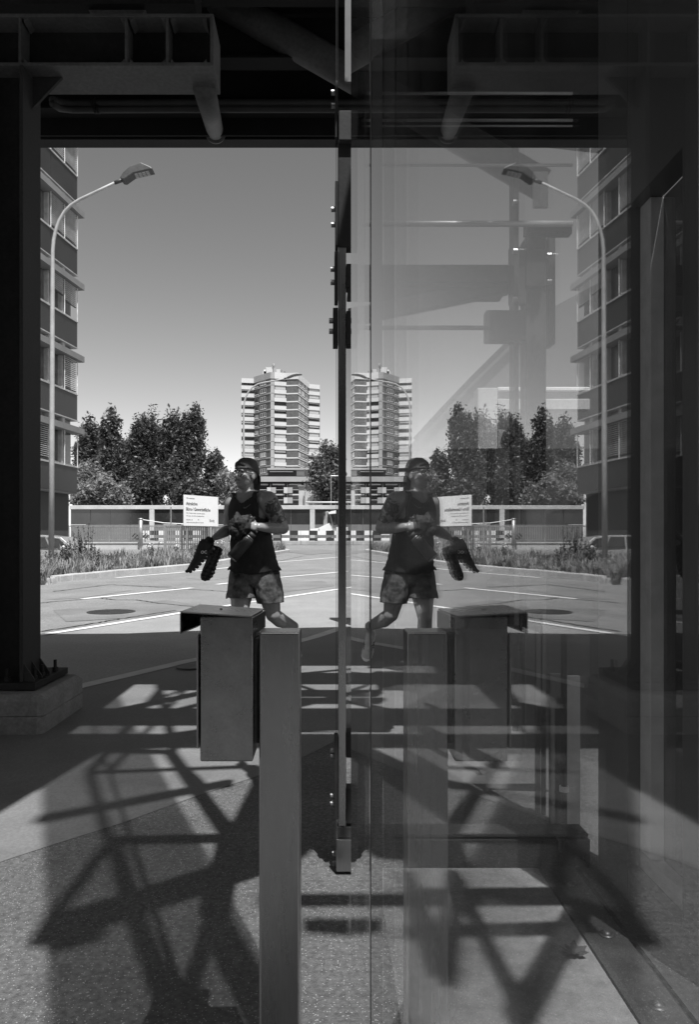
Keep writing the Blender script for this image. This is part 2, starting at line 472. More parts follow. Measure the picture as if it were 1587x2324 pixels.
# verge soil and grass
verge_in = offset(KQ, 0.25)
vm = MB()
back = [Vector((min(p.x - 4 - 0.02 * i, -3.2 - 9 * max(0, 1 - i / 30)), p.y + 8 * (1 - i / len(verge_in)) + 0.5, 0)) for i, p in enumerate(verge_in)]
for i in range(len(verge_in) - 1):
    for s in range(6):
        o = len(vm.v)
        for (p, q, u) in ((verge_in[i], back[i], s / 6), (verge_in[i + 1], back[i + 1], s / 6), (verge_in[i + 1], back[i + 1], (s + 1) / 6), (verge_in[i], back[i], (s + 1) / 6)):
            x = p.lerp(q, u); vm.v.append((x.x, x.y, gz(x.y) + 0.12 + 0.05 * math.sin(x.x * 2.1 + x.y)))
        vm.f.append((o, o + 1, o + 2, o + 3))
struct(vm.build('verge', mat('verge_soil', 0.12, 0.95, nscale=3, namt=0.4), fixn=True))
def rnd_verge():
    i = random.randrange(len(verge_in) - 1); u = random.random() ** 1.4
    p = verge_in[i].lerp(verge_in[i + 1], random.random()); q = back[i]
    return p.lerp(q, u)
def grass(name, n, hmin, hmax, m, label, wd=0.018):
    mb = MB()
    for _ in range(n):
        p = rnd_verge()
        nv = noise.noise(Vector((p.x * 0.9, p.y * 0.9, hmax)))
        if p.x < -15 or nv < -0.12: continue
        z = gz(p.y) + 0.1; h = random.uniform(hmin, hmax) * (.55 + .9 * max(0, nv + .15)); a = random.uniform(0, 6.28); lean = random.uniform(0.1, 0.9) * h
        dx, dy = math.cos(a), math.sin(a); px_, py_ = -dy * wd, dx * wd
        b = (p.x + dx * lean * 0.35, p.y + dy * lean * 0.35, z + h * 0.6); c = (p.x + dx * lean, p.y + dy * lean, z + h)
        o = len(mb.v)
        mb.v += [(p.x - px_, p.y - py_, z), (p.x + px_, p.y + py_, z), (b[0] + px_ * .7, b[1] + py_ * .7, b[2]), (b[0] - px_ * .7, b[1] - py_ * .7, b[2]), c]
        mb.f += [(o, o + 1, o + 2, o + 3), (o + 3, o + 2, o + 4)]
    o = mb.build(name, m); o['label'] = label; o['category'] = 'grass'
    return struct(o, 'stuff')
grass('dry_grass', 20000, 0.15, 0.5, mat('dry_grass_blades', 0.34, 0.8, nscale=2, namt=0.45, trans=0.35), 'tall dry seeding grass on the verge')
grass('green_grass', 14000, 0.1, 0.38, mat('green_grass_blades', 0.12, 0.8, nscale=2, namt=0.5, trans=0.3), 'darker green grass low in the verge')

M_LEAFD = mat('dark_leaf', 0.075, 0.45, nscale=1.2, namt=0.5, spec=0.5, trans=0.22)
M_LEAFL = mat('light_leaf', 0.26, 0.55, nscale=1.4, namt=0.4, trans=0.35)
M_LEAFM = mat('mid_leaf', 0.13, 0.5, nscale=1.2, namt=0.5, trans=0.28)
M_BARK = mat('bark', 0.09, 0.9, nscale=4, namt=0.4, stretch=(1, 1, 0.2), bump=0.5, bscale=20)
def leaf(mb, p, s, flat=0.0):
    n = Vector((random.gauss(0, 1), random.gauss(0, 1), random.gauss(0, 1) + flat)).normalized()
    a = n.orthogonal().normalized(); b = n.cross(a)
    th = random.uniform(0, 6.28); u = a * math.cos(th) + b * math.sin(th); v = n.cross(u)
    o = len(mb.v)
    mb.v += [tuple(p - u * s), tuple(p + v * s * 0.5 + n * s * 0.12), tuple(p + u * s), tuple(p - v * s * 0.5 + n * s * 0.12)]
    mb.f.append((o, o + 1, o + 2, o + 3))
def weed(px, py, h, n, label, m, flower=False):
    g = G(px, py); t = thing('weed', (g.x, g.y, g.z + 0.1), label, 'plant', 'tall weeds on the verge')
    sm_, lf, fl_ = MB(), MB(), MB()
    for k in range(n):
        a = random.uniform(0, 6.28); r = random.uniform(0, 0.22); hh = h * random.uniform(0.65, 1)
        b = Vector((g.x + math.cos(a) * r, g.y + math.sin(a) * r, g.z + 0.05)); tp = b + Vector((math.cos(a) * 0.12, math.sin(a) * 0.12, hh))
        sm_.tube([b, b.lerp(tp, 0.5) + Vector((0.02, 0, 0)), tp], [0.012, 0.009, 0.004], 4)
        for i in range(26):
            u = i / 25; q = b.lerp(tp, 0.12 + 0.88 * u) + Vector((random.gauss(0, .05), random.gauss(0, .05), 0)) * (1.1 - u * .7)
            leaf(lf, q, 0.07 * (1.1 - 0.6 * u))
        if flower:
            for i in range(6): leaf(fl_, tp + Vector((random.gauss(0, .04), random.gauss(0, .04), random.gauss(0, .03))), 0.035)
    sm_.build('stem', m, t); lf.build('foliage', m, t)
    if flower: struct(fl_.build('flower_heads', M_WHITE, t), 'stuff')
weed(171, 1283, 1.05, 9, 'dark upright bushy weed in front of the parked car', M_LEAFD)
weed(196, 1284, 1.35, 5, 'tallest dark weed spike right of the parked car', M_LEAFD)
weed(140, 1290, 0.8, 7, 'dark leafy weed between lamp post and car', M_LEAFD)
weed(222, 1280, 0.75, 4, 'thin dark weed near the concrete upstand', M_LEAFD)
weed(100, 1303, 0.6, 6, 'low dark weed left of the lamp post foot', M_LEAFM)
weed(215, 1297, 0.5, 7, 'broad low dark weed in the middle of the verge', M_LEAFM)
weed(345, 1272, 0.7, 5, 'weed with small white flowers near the railing fence', M_LEAFM, True)
weed(395, 1268, 0.6, 5, 'white flowering weed at the foot of the picket fence', M_LEAFM, True)
weed(500, 1266, 0.8, 6, 'pale flowering weed behind the carried shoes', M_LEAFL, True)

# ------------------------------------------------------------------ bridge overhead
SH = Vector((SUN.x / SUN.z, SUN.y / SUN.z, 1))             # per metre of height towards the sun
dk = thing('bridge_deck', (-2, 4, 4.7), 'dark steel bridge deck spanning overhead from side to side', 'bridge')
def deck(x0, x1, y0, y1, z0=4.72, z1=5.0): MB().box((x0, y0, z0), (x1, y1, z1)).build('deck_plate', M_STEELB, dk)
off = SH * 4.86
def dstrip(xg0, xg1, yg0, yg1): deck(xg0 + off.x, xg1 + off.x, yg0 + off.y, yg1 + off.y)
def dpoly(pts, z0=4.74, z1=4.98): MB().prism([(p[0] + off.x, p[1] + off.y, z0) for p in pts], (0, 0, z1 - z0)).build('deck_plate', M_STEELB, dk)
dpoly([(-14, 6.56), (9, 6.56), (9, 10.8), (0.15, 9.02), (-3.1, 8.15), (-14, 6.6)])
dstrip(-14, -1.1, 6.335, 6.555); dstrip(-.55, 9, 6.335, 6.555); dstrip(-1.099, -.551, 6.335, 6.40)  # gap between these strips is shaped to drop sun on the runner's head
dstrip(-14, -1.42, 2.2, 6.33)
dpoly([(-1.415, 2.2), (-1.40, 2.2), (-1.13, 3.83), (-1.415, 3.83)])
dstrip(-1.415, 9, 5.52, 5.88); dstrip(-1.415, 9, 4.30, 4.62); dstrip(-1.415, 9, 3.84, 4.0)
dstrip(1.1, 9, 4.01, 4.29); dstrip(1.1, 9, 4.63, 5.51); dstrip(0.9, 9, 5.89, 6.33); dstrip(-1.415, -.28, 5.89, 5.95); dstrip(-1.415, -.28, 6.20, 6.33); dstrip(-1.415, -1.05, 5.951, 6.199)  # slot left open on purpose so sun reaches the runner's forearms and shorts
dstrip(-.28, .12, 5.08, 5.2); dstrip(-.28, .12, 4.86, 4.94); dstrip(-1.2, -.3, 5.3, 5.51)
for (p, q, wd) in (((-1.3, 4.6), (-.55, 5.55), .10), ((-.95, 4.6), (-.3, 5.5), .06), ((-.3, 4.62), (.5, 5.5), .07), ((.3, 4.62), (-.25, 5.5), .05), ((-.25, 5.88), (.6, 6.33), .05), ((0, 4.0), (.6, 4.3), .04), ((-.9, 4.0), (-.4, 4.3), .06)):
    MB().bar((p[0] + off.x, p[1] + off.y, 4.86), (q[0] + off.x, q[1] + off.y, 4.86), wd, .06).build('deck_brace', M_STEELB, dk)
# cross ribs under the deck
for yy in (4.62, 5.25, 5.85):
    mb = MB(); mb.box((-12, yy, 4.42), (9, yy + 0.02, 4.718)); mb.box((-12, yy - 0.06, 4.40), (9, yy + 0.08, 4.418)); mb.build('deck_rib', M_STEELB, dk)
mb = MB(); mb.box((-12, 6.0, 4.30), (9, 6.02, 4.7)); mb.build('inner_girder_plate', M_STEELB, dk)
# far edge girder
gd = thing('edge_girder', (-2, 6.2, 4.3), 'long dark horizontal edge girder closing off the sky', 'girder')
zb, zt = P(0, 335.5, 6.30).z + .012, P(0, 266, 6.2).z
mb = MB(); mb.box((-12, 6.2, zb), (9, 6.29, zt)); mb.build('girder_web', M_STEELD, gd)
mb = MB(); mb.box((-12, 6.17, zb - 0.012), (9, 6.30, zb - 0.001)); mb.build('bottom_flange', M_STEELD, gd)
mb = MB(); mb.box((-12, 6.16, zt + 0.001), (9, 6.36, zt + 0.012)); mb.build('top_flange', M_STEELD, gd)
# two pipes
for k, (py, r) in enumerate(((233, 0.028), (247, 0.025))):
    a = P(150, py + 2, 5.7); b = P(741, py, 5.7)
    pa = [P(118, py - 6 - 6 * k, 5.5), P(135, py - 1, 5.62), P(165, py + 2, 5.7), P(400, py + 1, 5.7), Vector((6, 5.7, b.z))]
    t = thing('conduit_pipe', P(300, py, 5.7), ('upper' if k == 0 else 'lower') + ' of the two thin pipes running under the bridge', 'pipe', 'pipes under the bridge')
    MB().tube(pa, r, 10).build('pipe', mat('pipe_paint', .055, .6, spec=.2), t, smooth=True)
    for x in (210, 217):
        q = P(x + k * 6, py + 1, 5.7); MB().tube([q - Vector((.008, 0, 0)), q + Vector((.008, 0, 0))], r * 1.35, 10).build('pipe_clip', M_STEELD, t)
# I-beam cantilever
bt = thing('cantilever_beam', (-1.2, 4.3, 3.74), 'grey I-section cantilever beam with stiffeners on top of the column', 'beam')
Yf, Yk = 4.2, 4.475
z0, z1 = P(0, 141, Yf).z, P(0, 38, Yf).z
xr = P(484, 0, Yf).x; xl = -3.2
MB().box((xl, Yf, z0 - 0.019), (xr, Yk, z0)).build('bottom_flange', M_BEAM, bt, bevel=0.003)
MB().box((xl, Yf, z1), (xr, Yk, z1 + 0.019)).build('top_flange', M_BEAM, bt, bevel=0.003)
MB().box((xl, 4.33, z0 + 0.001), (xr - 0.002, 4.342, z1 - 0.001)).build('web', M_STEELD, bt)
MB().box((xr - 0.018, Yf, z0 + 0.001), (xr, Yk, z1 - 0.001)).build('end_plate', M_BEAM, bt, bevel=0.003)
for px_ in (380, 287, 45, -70):
    x = P(px_, 0, Yf).x
    MB().box((x - 0.012, Yf + 0.004, z0 + 0.001), (x + 0.003, 4.328, z1 - 0.001)).build('stiffener', M_BEAM, bt, bevel=0.002)
# fillet welds in the beam cells
for (pa, pb) in ((387, 468), (294, 374), (52, 281)):
    xa, xb = P(pa, 0, Yf).x, P(pb, 0, Yf).x
    for (x, sx) in ((xa, 1), (xb, -1)):
        for (z, sz) in ((z0, 1), (z1, -1)):
            MB().prism([(x, Yf + 0.01, z), (x + sx * 0.025, Yf + 0.01, z), (x, Yf + 0.01, z + sz * 0.025)], (0, 0.1, 0)).build('weld_fillet', M_BEAM, bt)
# upper beam above the cantilever and lattice struts
ub = thing('upper_beam', (-1, 4.2, 4.1), 'dark horizontal beam at the very top edge of the picture', 'beam')
zz = P(0, 8, 4.25).z
MB().box((-4, 4.25, zz), (-0.75, 4.5, zz + 0.25)).build('beam_body', M_STEELD, ub)
MB().prism([(P(0, 0, 4.3).x, 4.3, zz), (P(330, 0, 4.3).x, 4.3, zz), (P(300, 0, 4.3).x, 4.3, z1 + 0.02), (P(250, 0, 4.3).x, 4.3, z1 + 0.02)][1:] + [(P(200, 0, 4.3).x, 4.3, zz)], (0, 0.1, 0)).build('gusset_plate', M_BEAM, ub)
# short strut from cantilever to girder
st = thing('pipe_strut', P(462, 215, 4.4), 'short slanting round strut under the end of the I-beam', 'strut')
a, b = Vector((P(463, 200, 4.4).x, 4.4, z0 - 0.02)), P(489, 300, 6.17)
MB().tube([a, a.lerp(b, 0.97)], 0.068, 20).build('strut_tube', M_BEAM, st, smooth=True)
MB().tube([a.lerp(b, 0.965), b], 0.088, 20).build('collar', M_BEAM, st, smooth=True)
# long diagonal tube
dt = thing('diagonal_brace', P(600, 60, 5.2), 'long thick diagonal tube brace under the dark deck', 'brace')
a = P(440, -35, 5.2); b = P(800, 172, 5.2); d = (b - a)
MB().tube([a - d * 0.6, b + d * 1.2], 0.105, 24).build('brace_tube', M_BEAM, dt, smooth=True)
MB().prism([P(700, 75, 5.32), P(800, 75, 5.32), P(800, 135, 5.32)], (0, 0.02, 0)).build('gusset_plate', M_BEAM, dt)

# ------------------------------------------------------------------ column on the left
ct = thing('steel_column', (-1.85, 4.32, 0.2), 'dark H-section steel column on a concrete footing at the left edge', 'column')
zc = z0 - 0.02
MB().box((-1.72, 4.19, 0.262), (-1.70, 4.45, zc)).build('flange', M_STEELM, ct, bevel=0.002)
MB().box((-2.0, 4.19, 0.262), (-1.98, 4.45, zc)).build('flange', M_STEELM, ct, bevel=0.002)
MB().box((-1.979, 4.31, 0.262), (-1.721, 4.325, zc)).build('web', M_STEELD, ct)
MB().box((-2.1, 4.16, 0.222), (-1.62, 4.69, 0.26)).build('base_plate', M_STEELD, ct, bevel=0.003)
for y in (4.2, 4.31, 4.43):
    MB().prism([(-1.699, y, 0.262), (-1.64, y, 0.262), (-1.64, y, 0.275), (-1.699, y, 0.36)], (0, 0.012, 0)).build('gusset', M_STEELM, ct)
for (x, y) in ((-1.66, 4.255), (-1.66, 4.37), (-1.65, 4.55), (-1.8, 4.22), (-1.9, 4.22)):
    b = MB(); b.tube([(x, y, 0.26), (x, y, 0.285)], 0.019, 6); b.tube([(x, y, 0.285), (x, y, 0.33)], 0.010, 10)
    b.build('anchor_bolt', M_STEELD, ct)
MB().prism([(-1.69, 4.3, zc - 0.18), (-1.69, 4.3, zc - 0.001), (-1.52, 4.3, zc - 0.001)], (0, 0.02, 0)).build('knee_plate', M_STEELM, ct)
ft = thing('concrete_footing', (-1.9, 4.4, 0), 'board-marked concrete footing block under the steel column', 'footing')
fb = MB()
def ring(x1, y0, y1, c, z): return [(-2.5, y0, z), (x1 - c, y0, z), (x1, y0 + c, z), (x1, y1 - c, z), (x1 - c, y1, z), (-2.5, y1, z)]
rs = [ring(-1.535, 4.04, 4.735, 0.03, 0), ring(-1.535, 4.04, 4.735, 0.03, 0.095), ring(-1.542, 4.047, 4.73, 0.03, 0.10), ring(-1.535, 4.04, 4.735, 0.03, 0.105), ring(-1.535, 4.04, 4.735, 0.03, 0.185), ring(-1.565, 4.07, 4.705, 0.03, 0.215)]
for r_ in rs: fb.v += r_
for k in range(len(rs) - 1):
    for i in range(6): fb.f.append((k * 6 + i, k * 6 + (i + 1) % 6, (k + 1) * 6 + (i + 1) % 6, (k + 1) * 6 + i))
fb.f.append(tuple(range(30, 36)))
fb.build('block', mat('footing_concrete', 0.2, 0.9, nscale=5, namt=0.3, fine=60, famt=0.15, bump=0.4, bscale=40), ft)

# ------------------------------------------------------------------ glass cladding beside the camera
GX = 0.0441
M_GLASS = glass_mat('clear_cladding_glass', 2.25, 0.90, 0.012, wave=0.02)
gw = thing('glass_wall', (GX, 0.3, 0.02), 'tall clear glass wall on the right mirroring the street', 'glass wall')
for (y0, y1) in ((0.768, 1.339), (-0.03, 0.735)):
    MB().box((GX, y0, 0.02), (GX + 0.012, y1, 13.0)).build('glass_pane', M_GLASS, gw)
MB().box((GX + 0.001, 0.7352, 0.02), (GX + 0.011, 0.7678, 13.0)).build('glass_joint', M_BLACK, gw)

Yc = 2.37
def bx(px0, px1, py0, py1, Y0, Y1):
    a, b = P(px0, py1, Y0), P(px1, py0, Y0)
    return (a.x, Y0, a.z), (b.x, Y1, b.z)
fr = thing('clamp_rail', (0.05, Yc, 0.0), 'slim vertical steel rail with bolted clamp plates beside the glass edge', 'rail')
MB().box(*bx(768, 786, 316, 1876, Yc, Yc + 0.03)).build('rail_bar', M_INOX, fr, bevel=0.002)
MB().box(*bx(786.5, 812, 790, 1660, Yc + 0.05, Yc + 0.06)).build('edge_seal', glass_mat('seal_strip_glass', 1.5, .8, .05), fr)
MB().box(*bx(783, 797, -700, 185, Yc - 0.012, Yc - 0.001)).build('rail_cover', mat('cover_grey', .10, .5), fr)
MB().box(*bx(769, 815, 250, 318, Yc - 0.025, Yc + 0.04)).build('top_block', M_STEELM, fr, bevel=0.003)
MB().box(*bx(763.5, 815, 1906, 1979, Yc - 0.028, Yc + 0.04)).build('bottom_block', M_INOX, fr, bevel=0.003)
MB().box(*bx(766, 812, 1878, 1905.5, Yc - 0.007, Yc + 0.035)).build('saddle', M_STEELM, fr)
for (a, b, c, d_) in ((761, 767.5, 183, 312), (761, 767.5, 410, 557), (759.5, 767.5, 570, 681), (756, 767.5, 698, 782), (759, 767.5, 1673, 1860)):
    MB().box(*bx(a, b, c, d_, Yc - 0.007, Yc + 0.05)).build('clamp_plate', M_STEELD, fr, bevel=0.0015)
for (a, b, c, d_) in ((768, 812, 320, 560), (786.5, 812, 598, 652), (786.5, 812, 705, 782), (786.5, 812, 1662, 1720), (786.5, 812, 1790, 1870)):
    MB().box(*bx(a, b, c, d_, Yc - 0.004, Yc + 0.05)).build('spacer_block', M_STEELD, fr, bevel=.002)
for (x, y) in ((761, 210), (761, 240), (761, 475), (761, 510), (759.5, 611), (759.5, 641), (756, 728), (756, 752), (759, 1704), (759, 1716), (759, 1806), (759, 1824), (763.5, 1937), (763.5, 1960)):
    q = P(x, y, Yc + 0.014); MB().tube([q, q - Vector((0.0125, 0, 0))], 0.0085, 10).build('bolt_head', M_BOLT, fr)
for x in (763.2, 766.4):
    q = P(x, 0, Yc + 0.035); MB().box((q.x - 0.0005, Yc + 0.033, 0.1), (q.x + 0.0005, Yc + 0.035, 3.6)).build('edge_line', M_STEELM, fr)

# ------------------------------------------------------------------ stainless post and box
pt = thing('steel_post', (-0.076, 1.243, 0), 'square brushed stainless post standing in front of the glass', 'post')
zt_ = CH - (1435.5 - HY) * 1.21 / F
MB().box((-0.109, 1.21, 0), (-0.0427, 1.277, zt_)).build('post_tube', M_INOX, pt, bevel=0.0035, seg=3)
MB().box((-0.135, 1.18, 0.004), (-0.018, 1.31, 0.014)).build('foot_plate', M_INOX, pt)
bxr = thing('steel_box', (-0.17, 1.26, 0.70), 'hooded stainless steel box fixed to the side of the post', 'box')
zB = CH - (1729 - HY) * 1.2 / F
xL, xR = P(452, 0, 1.2).x, P(574, 0, 1.2).x
mb = MB(); mb.box((xL + 0.001, 1.2, zB), (xR, 1.318, 0.9295)); mb.build('box_body', M_INOXC, bxr, bevel=0.003, seg=3)
MB().box((xL - 0.004, 1.197, zB + 0.022), (xL - 0.001, 1.312, 0.9)).build('side_flap', M_INOX, bxr, bevel=0.001)
hood = MB()
zl, zr = 0.9378, 0.9305
hood.prism([(-0.2344, 1.196, zl), (-0.1200, 1.196, zr), (-0.1100, 1.327, zr), (-0.2255, 1.331, zl)], (0, 0, -0.0025))
hood.prism([(-0.2344, 1.196, zl - 0.003), (-0.2344 + 0.002, 1.196, zl - 0.003), (-0.2255 + 0.002, 1.331, zl - 0.003), (-0.2255, 1.331, zl - 0.003)], (0, 0, -0.033))
hood.prism([(-0.1200, 1.196, zr - 0.003), (-0.1180, 1.196, zr - 0.003), (-0.108, 1.327, zr - 0.003), (-0.1100, 1.327, zr - 0.003)], (0, 0, -0.03))
hood.prism([(-0.2325, 1.3275, zl - 0.003), (-0.113, 1.3275, zr - 0.003), (-0.113, 1.3275, zr - 0.036), (-0.2325, 1.3275, zl - 0.036)], (0, 0.0025, 0))
hood.prism([(-0.2325, 1.198, zl - 0.036), (-0.2055, 1.198, zl - 0.025), (-0.2055, 1.326, zl - 0.025), (-0.2325, 1.326, zl - 0.036)], (0, 0, 0.002))
hood.build('hood', M_INOXC, bxr, bevel=0.0008)
MB().box((xR + 0.0005, 1.225, 0.72), (-0.1095, 1.27, 0.89)).build('fixing_strip', M_STEELD, bxr)
MB().tube([(-0.178, 1.2645, 0.9330), (-0.178, 1.2645, 0.9365)], 0.0022, 10).build('rivet', M_BOLT, bxr)

# ------------------------------------------------------------------ inside the glass shaft
M_SLAB = mat('slab_concrete', 0.24, 0.85, nscale=3.5, namt=0.25, fine=30, famt=0.18, bump=0.25, bscale=70)
ZF = 0.02
def fx(slope): return (CH - ZF) / slope
tag(MB().box((0.16, -3.2, 0.001), (fx(1.545), 2.36, ZF)).build('concrete_floor_slab', M_SLAB), 'pale concrete floor slab behind the glass with bar shadows', 'slab')
fp = thing('floor_plate', (0.75, 1.2, ZF), 'dark metal floor plate with domed bolts behind the glass at lower right', 'plate')
X1, X2, X3 = fx(1.54), fx(1.30), fx(1.195)
MB().box((X1 + .002, -3.2, 0.001), (X2 - .014, 2.36, ZF + 0.005)).build('plate', mat('dull_metal', 0.09, 0.45, metal=0.5, nscale=7, namt=0.3), fp)
for y in (2.24, 1.95, 1.65, 1.35):
    mb = MB(); mb.ell((X1 + .062, y, ZF + 0.007), (0.013, 0.013, 0.010)); mb.tube([(X1 + .062, y, ZF + 0.004), (X1 + .062, y, ZF + 0.008)], 0.02, 14); mb.build('dome_bolt', MATS['dull_metal'], fp, smooth=True)
MB().box((X2 - .013, -3.2, -0.03), (X2 - .001, 2.36, ZF - 0.006)).build('groove_channel', M_BLACK, fp)
MB().box((X2, -3.2, 0.001), (X2 + .012, 2.36, ZF + 0.007)).build('guide_rail', MATS['dull_metal'], fp)
MB().box((X2 + .013, -3.2, 0.001), (X3 - .001, 2.36, ZF + 0.002)).build('sill_plate', MATS['dull_metal'], fp)
# wall of door frames on the right
WX = X3
wf = thing('door_frame', (WX + .02, 2.0, ZF), 'dark metal door frame with narrow pane on the right behind the glass', 'door frame')
M_DOOR = mat('dark_door_metal', 0.075, 0.42, metal=0.2, nscale=4, namt=0.25, stretch=(1, 1, 0.2))
def wbox(y0, y1, za, zb_, x0, x1, nm, m, bev=0.002): return MB().box((WX + x0, y0, za), (WX + x1, y1, zb_)).build(nm, m, wf, bevel=bev)
def wy(px_): return WX * F / (px_ - VX)
def wz(px_, py_): return CH - (py_ - HY) * wy(px_) / F
zlo = wz(1425.6, 1968.5); zhi = wz(1427, 470)
TOPZ = 4.2
wbox(wy(1553), wy(1425.6), ZF, zlo, 0, 0.07, 'bottom_rail', M_DOOR)
wbox(wy(1425.4), wy(1370), ZF, TOPZ, 0, 0.06, 'jamb', M_DOOR)
wbox(wy(1369), 2.4, ZF, TOPZ, 0.01, 0.08, 'corner_post', M_DOOR)
wbox(wy(1590), wy(1553.4), ZF, TOPZ, -.004, 0.08, 'jamb', M_DOOR)
wbox(wy(1553), wy(1425.6), zhi, TOPZ, 0, 0.07, 'top_rail', M_DOOR)
wbox(wy(1553), wy(1425.6), zlo + 0.001, zlo + 0.05, 0.035, 0.08, 'inner_sill', M_ZINC)
wbox(wy(1449), wy(1426), zlo + 0.051, zhi - 0.001, 0.035, 0.08, 'inner_stile', M_CONCL)
wbox(wy(1553), wy(1449.5), zlo + 0.051, zhi - 0.001, 0.07, 0.08, 'door_pane', glass_mat('dark_door_glass', 1.6, 0.3, 0.03))
# cross bar at the far end
cb = thing('cross_bar', (0.4, 2.37, 0.0), 'horizontal metal cross bar with bolted end bracket behind the glass', 'bar')
MB().box(*bx(816, 1268, 1906, 1976, 2.372, 2.40)).build('bar_body', M_STEELM, cb, bevel=0.002)
MB().box(*bx(816, 1336, 1893, 1899, 2.375, 2.46)).build('top_lip', M_STEELM, cb)
MB().box(*bx(1270, 1341, 1905, 1976, 2.362, 2.42)).build('end_bracket', M_INOXC, cb, bevel=0.003)
for y in (1950, 1970):
    q = P(1311, y, 2.362); MB().tube([q, q - Vector((0, 0.01, 0))], 0.009, 12).build('bolt_head', M_BOLT, cb)
# standpipe and light panel beyond the bar
dp = thing('downpipe', P(1281, 1880, 2.55), 'thin dark vertical pipe with pale clip behind the glass', 'pipe')
MB().tube([P(1281, 1880, 2.55), P(1281, 1440, 2.55)], 0.0105, 12).build('pipe', M_STEELD, dp, smooth=True)
MB().tube([P(1280, 1893, 2.545), P(1279, 1868, 2.545)], [0.012, 0.007], 10).build('foot_ferrule', M_BOLT, dp, smooth=True)
q = P(1281, 1790, 2.55); MB().tube([q - Vector((0, 0, .009)), q + Vector((0, 0, .009))], 0.016, 12).build('clip', M_WHITE, dp)
sp_ = thing('back_panel', P(1310, 1880, 2.66), 'pale narrow panel standing behind the thin pipe in the shaft', 'panel')
MB().box(*bx(1287, 1318, 1535, 1880, 2.66, 2.68)).build('panel_sheet', mat('panel_grey', .09, .7), sp_)
MB().box(*bx(1250, 1277, 1530, 1870, 2.72, 2.74)).build('panel_sheet', M_STEELM, sp_)
MB().prism([P(1185, 1515, 2.9), P(1340, 1553, 2.9), P(1340, 1440, 2.9), P(1185, 1440, 2.9)], (0, 0.02, 0)).build('upper_cover', M_STEELD, sp_)
for (x0_, x1_) in ((1166, 1178), (1218, 1228), (1232, 1240)):
    MB().box(*bx(x0_, x1_, 1420, 1660 if x0_ < 1200 else 1850, 2.8, 2.82)).build('upright', M_STEELM if x0_ > 1200 else MATS['panel_grey'], sp_)
# dead leaf on the plinth
lf = MB()
lc = Vector((0.615, 1.86, ZF + 0.006))
for k in range(7):
    a = k / 7 * 6.28 + 0.3; r = random.uniform(0.026, 0.042)
    d = Vector((math.cos(a), math.sin(a), 0)); n_ = Vector((-d.y, d.x, 0))
    lf.add([lc, lc + d * r * 0.55 + n_ * 0.011 + Vector((0, 0, .010)), lc + d * r + Vector((0, 0, random.uniform(.004, .02))), lc + d * r * 0.55 - n_ * 0.011 + Vector((0, 0, .004))], [(0, 1, 2, 3)])
tag(lf.build('dead_leaf', mat('dry_leaf', 0.07, 0.8)), 'small shrivelled dead leaf lying on the pale concrete plinth', 'leaf')

# ------------------------------------------------------------------ lattice of the lift tower above the camera (throws the barred shadows)
lt = thing('tower_lattice', (0.25, 0.2, 0.0), 'steel lattice frame of the lift tower rising above the glass', 'lattice')
def backp(px_, py_, X=0.25):
    g = G(px_, py_); h = (X - g.x) / SH.x
    return Vector((X, g.y + SH.y * h, h))
def z3(a, b): return (a * 0.5202, 1397 + b * 0.5202)
for (p, q, r) in (((170, 895), (1000, 735), .03), ((195, 1385), (1130, 1085), .05), ((490, 980), (215, 1340), .03), ((500, 1000), (575, 1280), .03), ((575, 1280), (770, 1790), .03),
                  ((500, 985), (1010, 975), .028), ((390, 690), (1060, 665), .018), ((390, 690), (790, 215), .035), ((740, 600), (1000, 960), .035), ((390, 690), (470, 975), .022),
                  ((930, 1300), (780, 1790), .03), ((950, 1370), (1145, 1730), .045), ((1010, 960), (930, 1320), .06), ((370, 590), (760, 600), .03), ((300, 560), (860, 560), .03), ((470, 690), (860, 270), .025), ((540, 430), (860, 300), .02), ((430, 450), (860, 450), .03), ((690, 300), (760, 590), .03), ((880, 740), (740, 610), .02)):
    a, b = backp(*z3(*p)), backp(*z3(*q))
    MB().bar(a, b, r * 2.8, r * 1.15, (1, 0, 0)).build('lattice_bar', M_STEELD, lt)

for (p, q, r) in (((1040, 2030), (1190, 2335), .03), ((1335, 2035), (1165, 2335), .03), ((860, 2050), (1340, 2045), .04), ((860, 2130), (1330, 2118), .025), ((905, 1990), (1000, 2230), .05), ((1030, 2000), (1000, 2230), .035)):
    a, b = backp(*p, 1.0), backp(*q, 1.0); MB().bar(a, b, r * 2.6, r * 1.1, (1, 0, 0)).build('lattice_bar', M_STEELD, lt)
for (pts, hz) in (([(520, 1885), (592, 1742), (680, 1700), (770, 1690), (770, 1985), (715, 1925), (690, 1950), (590, 1960), (512, 2005)], 4.2), ([(590, 2035), (800, 2035), (800, 2060), (590, 2062)], 3.6), ([(100, 2150), (240, 2110), (240, 2135), (110, 2170)], 5.2),
                  ([(690, 2092), (800, 2092), (800, 2128), (690, 2120)], 4.7)):
    MB().prism([(G(*p).x + SH.x * hz, G(*p).y + SH.y * hz, hz) for p in pts], (0, 0, .03)).build('landing_plate', M_STEELD, lt)
# ------------------------------------------------------------------ unseen block added behind the photographer to cut skylight from that side
sb = thing('sky_blocker', (0, -9, 0), 'unseen dark block added behind the viewpoint to cut skylight', 'building')
M_SB = mat('sky_blocker_wall', 0.12, 0.6, nscale=.6, namt=.2)
MB().box((-16, -12, 0), (18, -9, 7.5)).build('wall', M_SB, sb)
MB().box((-16.3, -12.2, 7.5), (18.3, -8.6, 7.8)).build('roof', M_STEELD, sb)
for i in range(9): MB().box((-14.5 + i * 3.4, -9.001, .3), (-12 + i * 3.4, -8.95, 2.9)).build('window', mat('dark_window_glass', 0.05, 0.08), sb)

